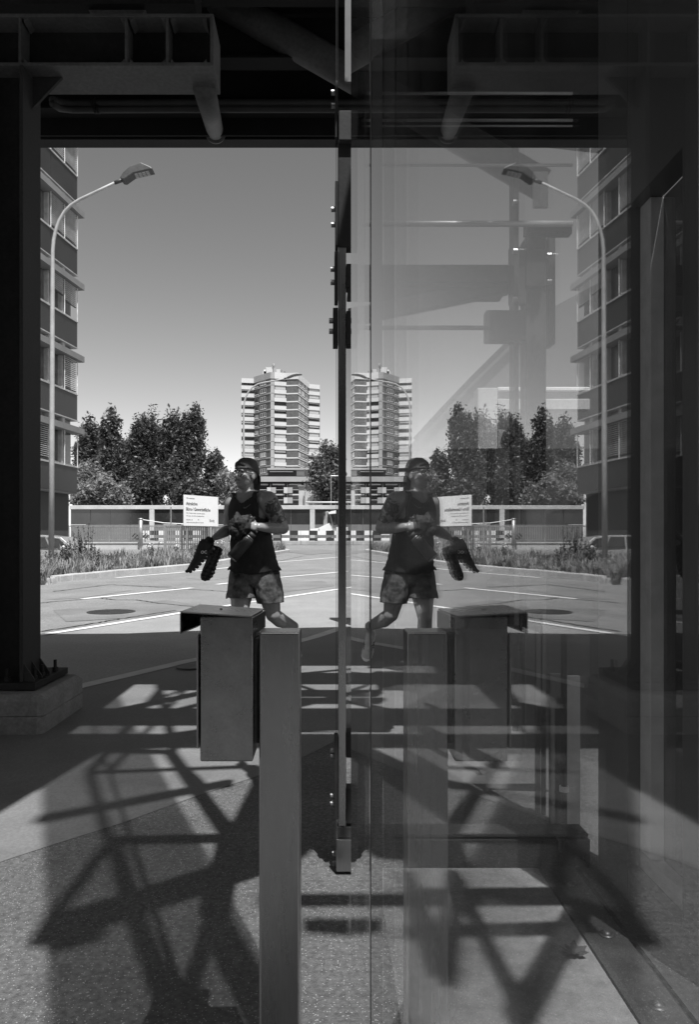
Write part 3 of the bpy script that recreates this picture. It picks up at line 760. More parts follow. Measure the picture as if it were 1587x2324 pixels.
# ------------------------------------------------------------------ background: helpers for facades
def fbox(mb, A, B, u0, u1, za, zb_, d0, d1):            # box on the face A->B (plan points), u in metres along it, d outward (right of A->B)
    A, B = Vector((A[0], A[1], 0)), Vector((B[0], B[1], 0)); t_ = (B - A).normalized(); n_ = Vector((t_.y, -t_.x, 0))
    o = A + t_ * u0 + n_ * d0; o.z = za
    return mb.obox(o, t_ * (u1 - u0), n_ * (d1 - d0), (0, 0, zb_ - za))
def flen(A, B): return math.hypot(B[0] - A[0], B[1] - A[1])
M_BRICK = mat('tower_brick', 0.10, 0.85, nscale=0.5, namt=0.15, fine=1.2, famt=0.2)
M_TWHITE = mat('tower_white', 0.52, 0.7, nscale=0.3, namt=0.06)
M_TGREY = mat('tower_grey', 0.33, 0.75, nscale=0.4, namt=0.1)
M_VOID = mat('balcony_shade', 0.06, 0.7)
M_AWN = mat('balcony_blind', 0.38, 0.8, nscale=0.8, namt=0.15, stretch=(1, 1, 6))
M_WIN = mat('dark_window_glass', 0.05, 0.08, spec=0.8, nscale=1, namt=0.3)
M_WINL = mat('curtained_window', 0.3, 0.25, nscale=2, namt=0.5)
M_FRAME = mat('window_frame_white', 0.7, 0.5)

# ------------------------------------------------------------------ tower block
def TX(zx, Y): return (539.75 + 0.15205 * zx - VX) * Y / F
tw = thing('tower_block', (TX(640, 270), 270, 0.9), 'tall brick tower block with white balcony bands and rooftop plant', 'tower')
pl = {k: (TX(x, Y), Y) for k, x, Y in (('A', 50, 271), ('B', 243, 272), ('C', 490, 264), ('D', 545, 264.2), ('E', 723, 265.6), ('F', 893, 265), ('G', 1058, 281), ('H', 1220, 283))}
ZR, SP, Z0 = 60.6, 2.845, 56.1
core = [pl[k] for k in 'ABCDEFGH'] + [(pl['H'][0], 300), (pl['A'][0], 300)]
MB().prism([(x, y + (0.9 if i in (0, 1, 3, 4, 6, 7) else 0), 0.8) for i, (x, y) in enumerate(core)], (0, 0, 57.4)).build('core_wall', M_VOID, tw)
for a, b, m in (('B', 'C', M_BRICK), ('E', 'F', M_BRICK), ('F', 'G', M_BRICK), ('C', 'D', M_TGREY)):
    mb = MB(); fbox(mb, pl[a], pl[b], 0, flen(pl[a], pl[b]), 1, 58.35, -0.4, 0.0); mb.build('brick_face' if m is M_BRICK else 'pillar_face', m, tw)
for a, b, m in (('B', 'C', M_TGREY), ('C', 'D', M_TGREY), ('D', 'E', M_TWHITE), ('E', 'F', M_TWHITE), ('F', 'G', M_TWHITE), ('A', 'B', M_TWHITE), ('G', 'H', M_TWHITE)):
    mb = MB(); fbox(mb, pl[a], pl[b], 0, flen(pl[a], pl[b]), 58.36, ZR if a in 'BCDEF' else ZR - 0.6, -0.5, 0.25); mb.build('parapet', m, tw)
MB().prism([(x, y + 0.6, 58.4) for (x, y) in core], (0, 0, 0.4)).build('roof_slab', M_TGREY, tw)
for k in range(0, 19):
    z = Z0 - SP * k
    if z < 6: break
    for a, b in (('B', 'C'), ('E', 'F'), ('F', 'G')):
        mb = MB(); fbox(mb, pl[a], pl[b], 0, flen(pl[a], pl[b]), z - 0.22, z + 0.24, 0.001, 0.12); mb.build('floor_band', M_TWHITE if a != 'B' else M_TGREY, tw)
    mb = MB(); fbox(mb, pl['C'], pl['D'], 0, flen(pl['C'], pl['D']), z - 0.04, z + 0.04, 0.001, 0.05); mb.build('pillar_joint', M_VOID, tw)
    for a, b in (('A', 'B'), ('D', 'E'), ('G', 'H')):
        L = flen(pl[a], pl[b])
        mb = MB(); fbox(mb, pl[a], pl[b], 0, L, z - 0.1, z + 1.25, -0.14, 0.2); mb.build('balcony_parapet', M_TWHITE, tw)
        if random.random() < 0.72:
            dn = random.choice((0.5, 0.8, 1.2, 1.45)); mb = MB(); fbox(mb, pl[a], pl[b], 0.25, L - 0.2, z + SP - 0.12 - dn, z + SP - 0.12, -0.13, -0.06); mb.build('balcony_awning', M_AWN, tw)
        mb = MB(); fbox(mb, pl[a], pl[b], 0.1, L - 0.1, z + 1.38, z + 1.44, -0.02, 0.03); mb.build('handrail', M_TGREY, tw)
    def win(a, b, u0, u1, zt2, hb, mull):
        L = flen(pl[a], pl[b])
        f = MB(); fbox(f, pl[a], pl[b], u0 * L, u1 * L, z + SP - zt2 - hb, z + SP - zt2, 0.001, 0.05)
        wo_ = f.build('window', random.choice((M_WIN, M_WINL, M_WIN)), tw)
        f = MB(); fbox(f, pl[a], pl[b], u0 * L - 0.05, u1 * L + 0.08, z + SP - zt2 - hb - 0.18, z + SP - zt2 - hb, 0.001, 0.22); f.build('sill', M_FRAME, wo_)
        if mull:
            f = MB()
            for q in range(mull + 1):
                u = (u0 + (u1 - u0) * q / mull) * L; fbox(f, pl[a], pl[b], u - 0.05, u + 0.05, z + SP - zt2 - hb, z + SP - zt2, 0.051, 0.09)
            fbox(f, pl[a], pl[b], u0 * L, u1 * L, z + SP - zt2 - 0.08, z + SP - zt2, 0.051, 0.08)
            f.build('frame', M_FRAME, wo_)
    win('B', 'C', 0.06, 0.25, 1.05, 1.15, 0); win('B', 'C', 0.40, 0.71, 0.75, 1.45, 3)
    win('F', 'G', 0.08, 0.26, 0.75, 1.45, 2); win('F', 'G', 0.36, 0.58, 0.75, 1.45, 2); win('F', 'G', 0.69, 0.88, 0.75, 1.45, 2)
for (a, b, c, d_, m) in ((420, 530, 135, 215, M_TWHITE), (372, 420, 195, 235, M_TWHITE), (575, 635, 165, 215, M_TWHITE), (520, 575, 150, 215, M_TGREY), (388, 424, 170, 186, M_FRAME)):
    x0_, x1_ = TX(a, 272), TX(b, 272); zt3 = 1.05 + (HY - (812.8 + .15205 * c)) * 272 / F
    MB().box((x0_, 272, 58.8), (x1_, 276, zt3)).build('rooftop_plant', m, tw)
q = Vector((TX(535, 272), 272, 1.05 + (HY - (812.8 + .15205 * 118)) * 272 / F))
MB().tube([q - Vector((0, 0, 3)), q - Vector((0, 0, 0.4)), q, q + Vector((0, 0, .5)), q + Vector((0, 0, .9))], [0.25, 0.25, 0.6, 0.6, 0.15], 12).build('roof_cowl', M_ZINC, tw)
for x in (640, 655, 690, 705):
    q = Vector((TX(x, 272), 272, 58.8)); MB().tube([q, q + Vector((0, 0, 4.0 + (x % 3) * .4))], 0.06, 5).build('antenna', M_STEELD, tw)

# ------------------------------------------------------------------ terraced flats in front of the tower
tf = thing('terraced_flats', P(640, 1140, 120), 'low terraced apartment block with balconies at the foot of the tower', 'building')
Yt = 120.0
def rect(px0, px1, py0, py1, Y, dep, nm, m, par=None):
    a, b = P(px0, py1, Y), P(px1, py0, Y)
    return MB().box((a.x, Y, a.z), (b.x, Y + dep, b.z)).build(nm, m, par or tf)
M_FL = mat('flats_wall', 0.10, 0.8, nscale=0.6, namt=0.2)
rect(560, 800, 1094, 1240, Yt + 1.2, 8, 'wall', M_FL)
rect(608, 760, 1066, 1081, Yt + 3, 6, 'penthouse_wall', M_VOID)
rect(606, 762, 1062, 1066, Yt + 1.5, 8, 'penthouse_roof', M_TGREY)
rect(560, 800, 1081.5, 1093, Yt - 0.5, 2, 'fascia', M_TGREY)
rect(560, 800, 1093.5, 1097, Yt + 0.2, 1, 'soffit_band', M_STEELD)
rect(673, 692, 1068, 1080, Yt + 2.8, .15, 'penthouse_panel', M_TWHITE); rect(692.5, 702, 1068, 1080, Yt + 2.8, .15, 'penthouse_panel', M_TGREY)
rect(612, 665, 1069, 1071, Yt + 1.9, .6, 'awning_edge', M_TWHITE)
for i, x in enumerate(range(576, 790, 38)):
    for j, y in enumerate((1098, 1121)):
        rect(x + 2, x + 34, y, y + 12, Yt + 1.0, .15, 'window_band', M_WIN)
        rect(x + 4, x + 32, y, y + 3, Yt + 0.2, .7, 'awning', M_TWHITE if (i + j) % 2 else M_AWN)
        rect(x - 8, x + 0.5, y + 8, y + 21, Yt - 0.2, .9, 'planter', M_CONCL); rect(x + 1, x + 12, y + 8, y + 21, Yt - 0.1, .9, 'planter', M_TGREY)
        rect(x + 12.5, x + 29.5, y + 13, y + 14, Yt, .05, 'rail', M_TWHITE)
        rect(x - 1.5, x + 1, y - 3, y + 8, Yt + 0.6, .5, 'pier', M_TGREY)
# white concrete portal behind the wall
pw = thing('concrete_portal', P(700, 1146, 80), 'pale concrete portal wall behind the noise barrier', 'wall')
rect(678, 778, 1104, 1150, 80, 1, 'portal_wall', M_CONCL, pw); rect(676, 780, 1101.5, 1103.5, 79.8, 1.4, 'coping', M_TGREY, pw)
rect(691, 693, 1110, 1150, 79.5, .2, 'drain_pipe', M_ZINC, pw)
lp = thing('white_pipe_rail', P(730, 1141, 70), 'thick pale horizontal pipe rail above the barrier wall', 'rail')
MB().tube([P(694, 1140, 70), P(860, 1140, 70)], 0.075, 10).build('rail_tube', M_WHITE, lp, smooth=True)
for x in (711, 751, 790): MB().tube([P(x, 1140, 70), P(x, 1150, 70)], 0.05, 6).build('rail_leg', M_ZINC, lp)
fgn = thing('portal_sign_frame', P(752, 1140, 75), 'thin steel frame mast beside the tree near the portal', 'mast')
MB().tube([P(751.5, 1142, 75), P(751.5, 1080, 75)], 0.04, 6).build('mast_pole', M_ZINC, fgn); MB().tube([P(751.5, 1080, 75), P(775, 1080, 75)], 0.04, 6).build('mast_arm', M_ZINC, fgn)

# ------------------------------------------------------------------ dark building behind the trees
db = thing('dark_block', P(225, 1140, 95), 'dark flat-roofed block half hidden behind the trees', 'building')
M_DB = mat('dark_block_wall', 0.07, 0.75, nscale=.6, namt=0.2)
rect(196, 330, 1008, 1240, 92, 10, 'wall', M_DB, db); rect(196, 238, 974, 1007, 93, 6, 'upper_storey', M_DB, db); rect(195, 331, 1003, 1008, 91.6, 11, 'roof_edge', M_STEELD, db)
rect(194, 240, 971, 974, 92.5, 7, 'upper_roof', M_STEELD, db)
rect(334, 358, 1066, 1092, 90, .2, 'pale_panel', M_TWHITE, db)  # small panel in the same white as the tower

# ------------------------------------------------------------------ trees
def tree(name, label, base, lobes, n, ls, m, group, trunk_r=0.2):
    base = Vector(base); t_ = thing(name, base, label, 'tree', group)
    cr = MB(); tr = MB()
    topc = Vector(lobes[0][0])
    for c, r in lobes: 
        c = Vector(c); fork = base.lerp(Vector((topc.x, topc.y, c.z)), 0.35)
        if len(tr.v) > 400: break
        tr.tube([base, fork, fork.lerp(c, 0.6), c + Vector((0, 0, r[2] * 0.5))], [trunk_r, trunk_r * 0.7, trunk_r * 0.35, 0.03], 7)
    nl = []
    for c, r in lobes:
        c = Vector(c); nl.append((c, (r[0] * .72, r[1] * .72, r[2] * .86)))
        for _ in range(7):
            fr_ = random.uniform(.38, .62); a = random.uniform(0, 6.28); rr_ = random.uniform(.35, .85); uz = random.uniform(-.75, .62)
            w_ = math.sqrt(max(.15, 1 - uz * uz))
            nl.append((c + Vector((math.cos(a) * r[0] * rr_ * w_, math.sin(a) * r[1] * rr_ * w_, uz * r[2])), (r[0] * fr_, r[1] * fr_, r[2] * fr_ * .95)))
    lobes = nl
    vol = [r[0] * r[1] * r[2] for _, r in lobes]; tot = sum(v ** 0.67 for v in vol)
    for (c, r), v in zip(lobes, vol):
        c = Vector(c); k = int(1.8 * n * v ** 0.67 / tot)
        clumps = []
        for _ in range(max(14, k // 40)):
            d = Vector((random.gauss(0, 1), random.gauss(0, 1), random.gauss(0, 1))).normalized(); s = random.random() ** .45
            taper = 1.0 - 0.45 * max(0, d.z)
            clumps.append(c + Vector((d.x * r[0] * s * taper, d.y * r[1] * s * taper, d.z * r[2] * s)))
        for _ in range(k):
            q = random.choice(clumps); sg = ls * 1.4
            leaf(cr, q + Vector((random.gauss(0, sg), random.gauss(0, sg), random.gauss(0, sg * 1.3))), ls * random.choice((.55, .7, .85, 1.0, 1.45)), 0.5)
    tr.build('trunk', M_BARK, t_, smooth=True); cr.build('crown', m, t_)
    return t_
def lobe(px0, px1, py0, py1, Y, dep=0.8):
    a, b = P(px0, py1, Y), P(px1, py0, Y)
    return (((a.x + b.x) / 2, Y, (a.z + b.z) / 2), (abs(b.x - a.x) / 2 * 1.12, abs(b.x - a.x) / 2 * dep, abs(b.z - a.z) / 2))
TG = 'trees behind the barrier wall'
def tb(px_, Y): return (P(px_, 0, Y).x, Y, gz(Y) - 0.2)
tree('poplar_tree', 'dark narrow tree beside the left office building', tb(198, 72), [lobe(178, 220, 950, 1110, 72), lobe(172, 200, 985, 1130, 71)], 5200, .17, M_LEAFD, TG)
tree('poplar_tree', 'tall pointed tree second from the office building', tb(258, 74), [lobe(245, 280, 926, 1090, 74), lobe(232, 262, 945, 1060, 73.5), lobe(240, 290, 1000, 1140, 73)], 7500, .17, M_LEAFD, TG)
tree('poplar_tree', 'broad dark tree in the middle of the tree row', tb(330, 75), [lobe(288, 350, 935, 1080, 75), lobe(310, 345, 925, 1050, 74), lobe(290, 370, 1010, 1140, 74)], 10500, .17, M_LEAFD, TG)
tree('poplar_tree', 'tallest dark tree of the row left of the tower', tb(412, 74), [lobe(362, 410, 924, 1080, 75), lobe(395, 455, 912, 1070, 74), lobe(425, 464, 930, 1060, 73.5), lobe(370, 470, 1000, 1145, 73)], 14500, .17, M_LEAFD, TG)
tree('poplar_tree', 'slimmer dark tree at the right end of the tree row', tb(485, 76), [lobe(468, 498, 1020, 1120, 76), lobe(460, 522, 1045, 1145, 75)], 5500, .17, M_LEAFD, TG)
tree('poplar_tree', 'dark tree standing behind in the gap left of the broad tree', tb(292, 80), [lobe(262, 318, 975, 1140, 80)], 4000, .18, M_LEAFD, TG)
tree('poplar_tree', 'dark tree standing behind between the broad and tallest trees', tb(362, 80), [lobe(335, 390, 940, 1140, 80)], 4500, .18, M_LEAFD, TG)
tree('maple_tree', 'light-leaved round tree below the dark narrow tree', tb(215, 66), [lobe(172, 240, 1042, 1150, 66), lobe(215, 262, 1070, 1150, 65), lobe(168, 220, 1090, 1150, 65)], 7000, .16, M_LEAFL, TG)
tree('maple_tree', 'small light-leaved tree behind the carried shoes and sign', tb(505, 68), [lobe(492, 545, 1062, 1150, 68)], 2600, .15, M_LEAFL, TG)
tree('maple_tree', 'low light-leaved bush above the wall next to the maple', tb(268, 65), [lobe(245, 292, 1105, 1150, 65)], 1600, .14, M_LEAFL, TG)
tree('street_tree', 'mid-dark tree right of the tower near the glass', tb(742, 78), [lobe(722, 768, 1012, 1110, 78), lobe(700, 785, 1075, 1146, 77), lobe(705, 735, 1040, 1110, 77)], 6500, .17, M_LEAFM, TG)
tree('street_tree', 'dark undergrowth tree filling the gap below the tall trees', tb(370, 68), [lobe(280, 390, 1070, 1150, 69), lobe(380, 470, 1080, 1150, 69)], 5200, .17, M_LEAFD, TG)

# ------------------------------------------------------------------ noise barrier wall
YW = 62.0
nw = thing('noise_barrier', P(400, 1200, YW), 'long noise barrier wall with white coping and dark glossy panels', 'barrier')
zt4, zc4, zm4 = P(0, 1147, YW).z, P(0, 1156, YW).z, P(0, 1190.5, YW).z
MB().box((P(158, 0, YW).x, YW - 0.15, zc4), (4, YW + 0.2, zt4)).build('coping', M_CONCL, nw, bevel=0.02)
M_NP = mat('glossy_dark_panel', 0.035, 0.12, spec=0.7, nscale=0.4, namt=0.4)
M_NG = mat('matt_grey_panel', 0.17, 0.6, nscale=0.5, namt=0.12)
x = P(160, 0, YW).x; i = 0
while x < 3.8:
    MB().box((x, YW, zm4 + 0.01), (x + 1.62, YW + 0.06, zc4 - 0.005)).build('glossy_panel', M_NP, nw)
    MB().box((x, YW, 0.7), (x + 1.62, YW + 0.06, zm4 - 0.01)).build('lower_panel', M_NG, nw)
    if i % 4 == 3 and i: MB().box((x + 1.62 - 0.05, YW - 0.16, 0.7), (x + 1.62 + 0.35, YW - 0.01, zc4 - 0.004)).build('post', M_CONCL, nw)
    x += 1.66; i += 1
# ------------------------------------------------------------------ concrete upstand and baluster railing
YR = 44.0
up = thing('concrete_upstand', P(300, 1246, YR), 'low pale concrete upstand below the long railing', 'wall')
x0_, x1_ = P(150, 0, YR).x, P(520, 0, YR).x
MB().box((x0_, YR, 0.3), (x1_, YR + 0.4, P(0, 1231, YR).z)).build('upstand_body', M_CONCL, up, bevel=0.02)
MB().box((x0_, YR - 0.05, P(0, 1233, YR).z), (x1_, YR - 0.001, P(0, 1230, YR).z)).build('upstand_lip', M_CONCL, up)
rl = thing('railing', P(300, 1231, YR), 'long grey railing of thin upright balusters on the upstand', 'railing')
zr0, zr1 = P(0, 1230, YR).z, P(0, 1194, YR).z
MB().bar((x0_, YR + 0.1, zr1), (x1_, YR + 0.1, zr1), 0.08, 0.06).build('top_rail', M_ZINC, rl)
MB().bar((x0_, YR + 0.1, zr0 + 0.12), (x1_, YR + 0.1, zr0 + 0.12), 0.04, 0.04).build('bottom_rail', M_ZINC, rl)
bal = MB().box((-0.014, -0.014, 0), (0.014, 0.014, zr1 - zr0 - 0.2)).mesh('baluster'); bal.materials.append(M_ZINC)
nb = int((x1_ - x0_) / 0.135)
for k in range(nb): inst(bal, 'baluster', rl, (x0_ + k * 0.135, YR + 0.1, zr0 + 0.15))
for k in range(5):
    xx = x0_ + 0.4 + k * 2.1; MB().box((xx - .03, YR + 0.06, zr0 - 0.05), (xx + .03, YR + 0.14, zr1)).build('rail_post', M_ZINC, rl)
gsq = MB(); qq = [P(300 + dx, 1214 + dy, YR) for dx, dy in ((0, 4), (6, -3), (12, 0), (4, 8), (12, 9), (20, 7), (24, -4), (20, 9), (26, 3), (32, -3), (36, 0), (30, 8), (36, 9))]
gsq.tube([v - Vector((0, 0.02, 0)) for v in qq], 0.03, 5); gsq.build('graffiti_scrawl', M_BLACK, rl)
# ------------------------------------------------------------------ striped site barriers
YB = 56.0
s0 = P(0, 1204.3, YB).z; s1 = P(0, 1214.3, YB).z; s2 = P(0, 1221, YB).z; s3 = P(0, 1227, YB).z; gb = gz(YB)
M_BLK = mat('black_stripe', 0.03, 0.5)
def sbar(px0, px1, label):
    xa, xb = P(px0, 0, YB).x, P(px1, 0, YB).x
    t_ = thing('site_barrier', ((xa + xb) / 2, YB, gb), label, 'barrier', 'black and white site barriers')
    x = xa; k = 0
    while x < xb - 0.05:
        x2 = min(x + 0.63, xb)
        for (za, zb2) in ((s1, s0), (s3, s2)):
            MB().box((x, YB, za), (x2 - 0.002, YB + 0.05, zb2)).build('stripe_board', M_WHITE if k % 2 == 0 else M_BLK, t_)
        x = x2; k += 1
    MB().box((xa, YB - 0.1, gb), (xb, YB + 0.3, gb + 0.3)).build('concrete_base', M_CONC, t_, bevel=0.03)
    for xx in (xa + 0.3, xb - 0.3): MB().box((xx - .03, YB + 0.06, gb + 0.3), (xx + .03, YB + 0.11, s0)).build('upright', M_ZINC, t_)
sbar(321, 470, 'black and white site barrier half hidden behind the railings'); sbar(600, 682, 'black and white striped site barrier right behind the runner'); sbar(682.6, 764, 'black and white striped barrier in front of the white machine'); sbar(764.6, 852, 'black and white striped barrier mostly hidden by the steel rail')
# small bollard post and sign post near the barrier
bo = thing('marker_post', P(638, 1240, 50), 'thin black marker post in front of the striped barrier', 'post')
MB().tube([P(638, 1241, 50), P(638, 1208, 50)], 0.045, 8).build('post', M_BLK, bo); MB().box(*[tuple(v) for v in (P(635, 1240, 50.1), P(641, 1237, 49.8))]).build('foot', M_CONC, bo)
# ------------------------------------------------------------------ white road machine
YM = 58.5
mc = thing('road_machine', P(750, 1236, YM), 'white road works machine with mast and folded arm behind the barrier', 'machine')
def mr(p, q, wd, m, nm): MB().bar(P(*p, YM), P(*q, YM), wd, wd).build(nm, m, mc)
mr((738.5, 1198), (739.5, 1162), .30, M_ZINC, 'mast'); rect(733.5, 738.5, 1161, 1170, YM - .3, .6, 'winch_head', M_BLK, mc)
MB().prism([P(745, 1163, YM - .4), P(752, 1160, YM - .4), P(763, 1158, YM - .4), P(763, 1165, YM - .4), P(746, 1166.5, YM - .4)], (0, .9, 0)).build('canopy', M_WHITE, mc)
mr((738, 1163), (746, 1161), .1, M_ZINC, 'link'); mr((754, 1168), (760, 1192), .22, M_BLK, 'strut'); mr((750, 1168), (756, 1194), .1, M_ZINC, 'strut')
mr((704, 1204), (731, 1201), .25, M_WHITE, 'boom'); mr((727, 1206), (751, 1195), .6, M_WHITE, 'arm'); mr((736, 1200), (744, 1193), .35, M_ZINC, 'bracket')
rect(748, 762, 1193, 1205, YM, 1.5, 'body', M_ZINC, mc); rect(763, 790, 1196, 1236, YM, 1.8, 'engine_cover', M_WHITE, mc); rect(766, 786, 1160, 1195, YM + .2, 1.4, 'cab', M_BLK, mc)
for xx in (724, 748, 780): 
    q = P(xx, 1229, YM); MB().tube([q - Vector((0, .25, 0)), q + Vector((0, .25, 0))], 0.33, 16).build('wheel', M_BLK, mc)
# ------------------------------------------------------------------ picket fence and letting sign
pf = thing('picket_fence', P(435, 1262, 33), 'grey metal picket fence carrying the letting sign', 'fence')
fa, fb_ = P(374, 0, 32.0), P(520, 0, 34.5); fa.z = fb_.z = 0
dv = (fb_ - fa).normalized(); Lf = (fb_ - fa).length
def fz(u): return gz(fa.lerp(fb_, u).y)
ztop = P(0, 1194, 33).z
MB().bar((fa.x, fa.y, ztop), (fb_.x, fb_.y, ztop), .07, .05).build('top_rail', M_ZINC, pf)
MB().bar((fa.x, fa.y, fz(0) + .3), (fb_.x, fb_.y, fz(1) + .3), .05, .04).build('bottom_rail', M_ZINC, pf)
pk = MB().box((-0.022, -0.012, 0), (0.022, 0.012, ztop - fz(.5) - .22)).mesh('picket'); pk.materials.append(M_ZINC)
for k in range(int(Lf / 0.115)):
    q = fa + dv * (0.06 + k * 0.115); inst(pk, 'picket', pf, (q.x, q.y, fz(.5) + .2))
for u in (0.0, 0.25, 0.62, 0.97):
    q = fa.lerp(fb_, u); MB().box((q.x - .04, q.y - .04, fz(u)), (q.x + .04, q.y + .04, ztop + .02)).build('post', M_ZINC, pf)
TL, TR_, BL_ = P(416.9, 1122.5, 31.9), P(495, 1130.6, 33.7), P(415.8, 1192.9, 31.9)
BR_ = Vector((TR_.x, TR_.y, BL_.z)); BL_ = Vector((TL.x, TL.y, BL_.z)); TR_ = Vector((TR_.x, TR_.y, TL.z))
sg = thing('letting_sign', (TL + TR_ + BL_ + BR_) / 4, 'white letting sign with black German lettering on the fence', 'sign')
xd = (TR_ - TL).normalized(); yd = Vector((0, 0, 1)); nd = xd.cross(yd)
W_, H_ = (TR_ - TL).length, TL.z - BL_.z
MB().obox(BL_, xd * W_, (0, 0, H_), -nd * 0.03).build('board', mat('sign_white', 0.8, 0.5, nscale=2, namt=0.03), sg)
for u in (0.12, 0.88):
    q = BL_ + xd * W_ * u - nd * 0.07; MB().box((q.x - .03, q.y - .03, gz(q.y)), (q.x + .03, q.y + .03, TL.z - .1)).build('sign_post', M_ZINC, sg)
M_INK = mat('sign_ink', 0.02, 0.6); M_INKG = mat('sign_ink_grey', 0.22, 0.6)
def st_(s, u, v, size, m, nm, bold=0.0, sx=1.0): text(s, size, m, nm, sg, BL_ + xd * W_ * u + yd * H_ * (1 - v) + nd * 0.006, xd, yd, 0.001, bold=bold, sx=sx)
st_('Wir vermieten', 0.065, 0.125, 0.085, M_INK, 'lettering', 0.0)
st_('Attraktive', 0.06, 0.325, 0.2, M_INK, 'lettering', 0.0018, 0.84); st_('Büro-/ Gewerbefläche', 0.06, 0.505, 0.2, M_INK, 'lettering', 0.0018, 0.84)
st_('546 m² flexibel nutzbar und bestens gelegen', 0.065, 0.60, 0.07, M_INKG, 'lettering', 0, .92); st_('Wir freuen uns auf Ihre Kontaktaufnahme!', 0.065, 0.69, 0.07, M_INKG, 'lettering', 0, .92)
st_('058 360 33 18', 0.065, 0.82, 0.07, M_INKG, 'lettering', 0, .92); st_('theodoros.papasterglou@livit.ch, www.livit.ch', 0.065, 0.90, 0.064, M_INKG, 'lettering', 0, .9)
st_('o', 0.40, 0.81, 0.09, M_INK, 'lettering', 0.003); st_('livit', 0.73, 0.86, 0.19, M_INK, 'logo_lettering', 0.0, 1.2)
# ------------------------------------------------------------------ warning triangle seen from behind, boom gate, far lamps
ws = thing('triangle_sign', P(387, 1215, 42), 'grey back of a triangular road sign on a post', 'sign')
MB().prism([P(375, 1178, 42), P(400, 1178, 42), P(387.5, 1155, 42)], (0, .03, 0)).build('sign_plate', M_STEELM, ws); MB().tube([P(387.5, 1240, 41.9), P(387.5, 1150, 41.9)], .035, 8).build('sign_post', M_ZINC, ws)
bgt = thing('boom_gate', P(319, 1230, 46), 'round grey post with a slanting boom above the railing', 'gate')
MB().tube([P(319, 1240, 43.6), P(319, 1178, 43.6)], [.12, .12], 12).build('post', M_ZINC, bgt, smooth=True); MB().tube([P(319, 1178, 43.6), P(319, 1176, 43.6)], [.15, .13], 12).build('cap', M_ZINC, bgt)
MB().tube([P(321, 1179, 43.6), P(372, 1187, 43.6), P(420, 1189, 43.6)], .03, 6).build('boom', M_WHITE, bgt)

def lamp(name, label, base, path, rads, head, hdir, hl, hw, m, flat=1.0):
    t_ = thing(name, base, label, 'street lamp', 'street lamps')
    MB().tube(path, rads, 14).build('pole', m, t_, smooth=True)
    h0 = Vector(head); d = Vector(hdir).normalized(); side = Vector((0, 1, 0)); upv = side.cross(d).normalized()
    if upv.z < 0: upv = -upv
    prof = ((0, .0), (.107, .15), (.33, .33), (.64, .42), (.93, .28), (1, .2), (.73, .15), (.4, .09), (.13, -.09), (.03, -.07))
    pw2 = [h0 + d * hl * u + upv * hl * v * flat for u, v in prof]
    hb = MB().prism([p - side * hw for p in pw2], side * hw * 2).build('lamp_head', mat('lamp_grey', 0.06, 0.5), t_, bevel=hw * .18)
    e1 = (pw2[6] - pw2[7]); n1 = e1.cross(side).normalized(); n1 = n1 if n1.z < 0 else -n1
    for i in range(4):
        for j in range(3):
            gm = MB(); gm.obox(pw2[7] + e1 * (i * .34 + .08) + side * hw * (-.78 + j * .53) + n1 * .002, e1 * .28, side * hw * .46, n1 * hl * .003)
            gm.build('led_lens', mat('led_glass', 0.3, 0.25, spec=0.8), hb)
    MB().tube([Vector(path[-1]) - (Vector(path[-1]) - Vector(path[-2])).normalized() * hl * .12, h0 + d * hl * .06], hw * .3, 12).build('spigot', mat('lamp_grey', .3), t_, smooth=True)
    return t_
YL = 20.5
base = P(115.5, 1303, YL); base.z = gz(YL)
pts = [base, P(117, 1000, YL), P(118.5, 640, YL), P(119, 570, YL), P(121, 545, YL), P(126, 522, YL), P(134, 500, YL), P(146, 480, YL), P(160, 466, YL), P(180, 453, YL), P(220, 434, YL), P(268, 411, YL)]
lamp('street_lamp', 'tall pale street lamp with curved arm in front of the office building', base, pts, [.078, .07, .058, .05, .048, .047, .046, .045, .044, .043, .04, .037], P(275, 408, YL), Vector((1, 0, .04)), .91, .17, mat('lamp_pole_grey', .36, .5, nscale=4, namt=.15))
YL2 = 85.0
def z6(a, b): return (508 + .3001 * a, 793.75 + .3001 * b)
b2 = P(*z6(148, 1200), YL2); b2.z = gz(YL2)
p2 = [b2] + [P(*z6(*q), YL2) for q in ((150, 700), (150, 450), (154, 400), (165, 360), (185, 320), (215, 285), (260, 258), (320, 245), (400, 232), (470, 215))]
lamp('street_lamp', 'distant curved street lamp standing in front of the tower block', b2, p2, [.14, .12, .10, .10, .1, .1, .09, .09, .09, .08, .08], P(*z6(475, 213), YL2), Vector((1, 0, .12)), 1.8, .3, mat('lamp_pole_grey', .5), .4)
b3 = P(297, 1150, 66); b3.z = gz(66)
lamp('street_lamp', 'little curved lamp just above the noise barrier', b3, [b3, P(297, 1140, 66), P(298, 1135, 66), P(301, 1132.5, 66), P(306, 1131, 66)], [.07, .06, .05, .05, .05], P(306, 1131, 66), Vector((1, 0, .05)), .35, .1, mat('lamp_pole_grey', .5), .5)

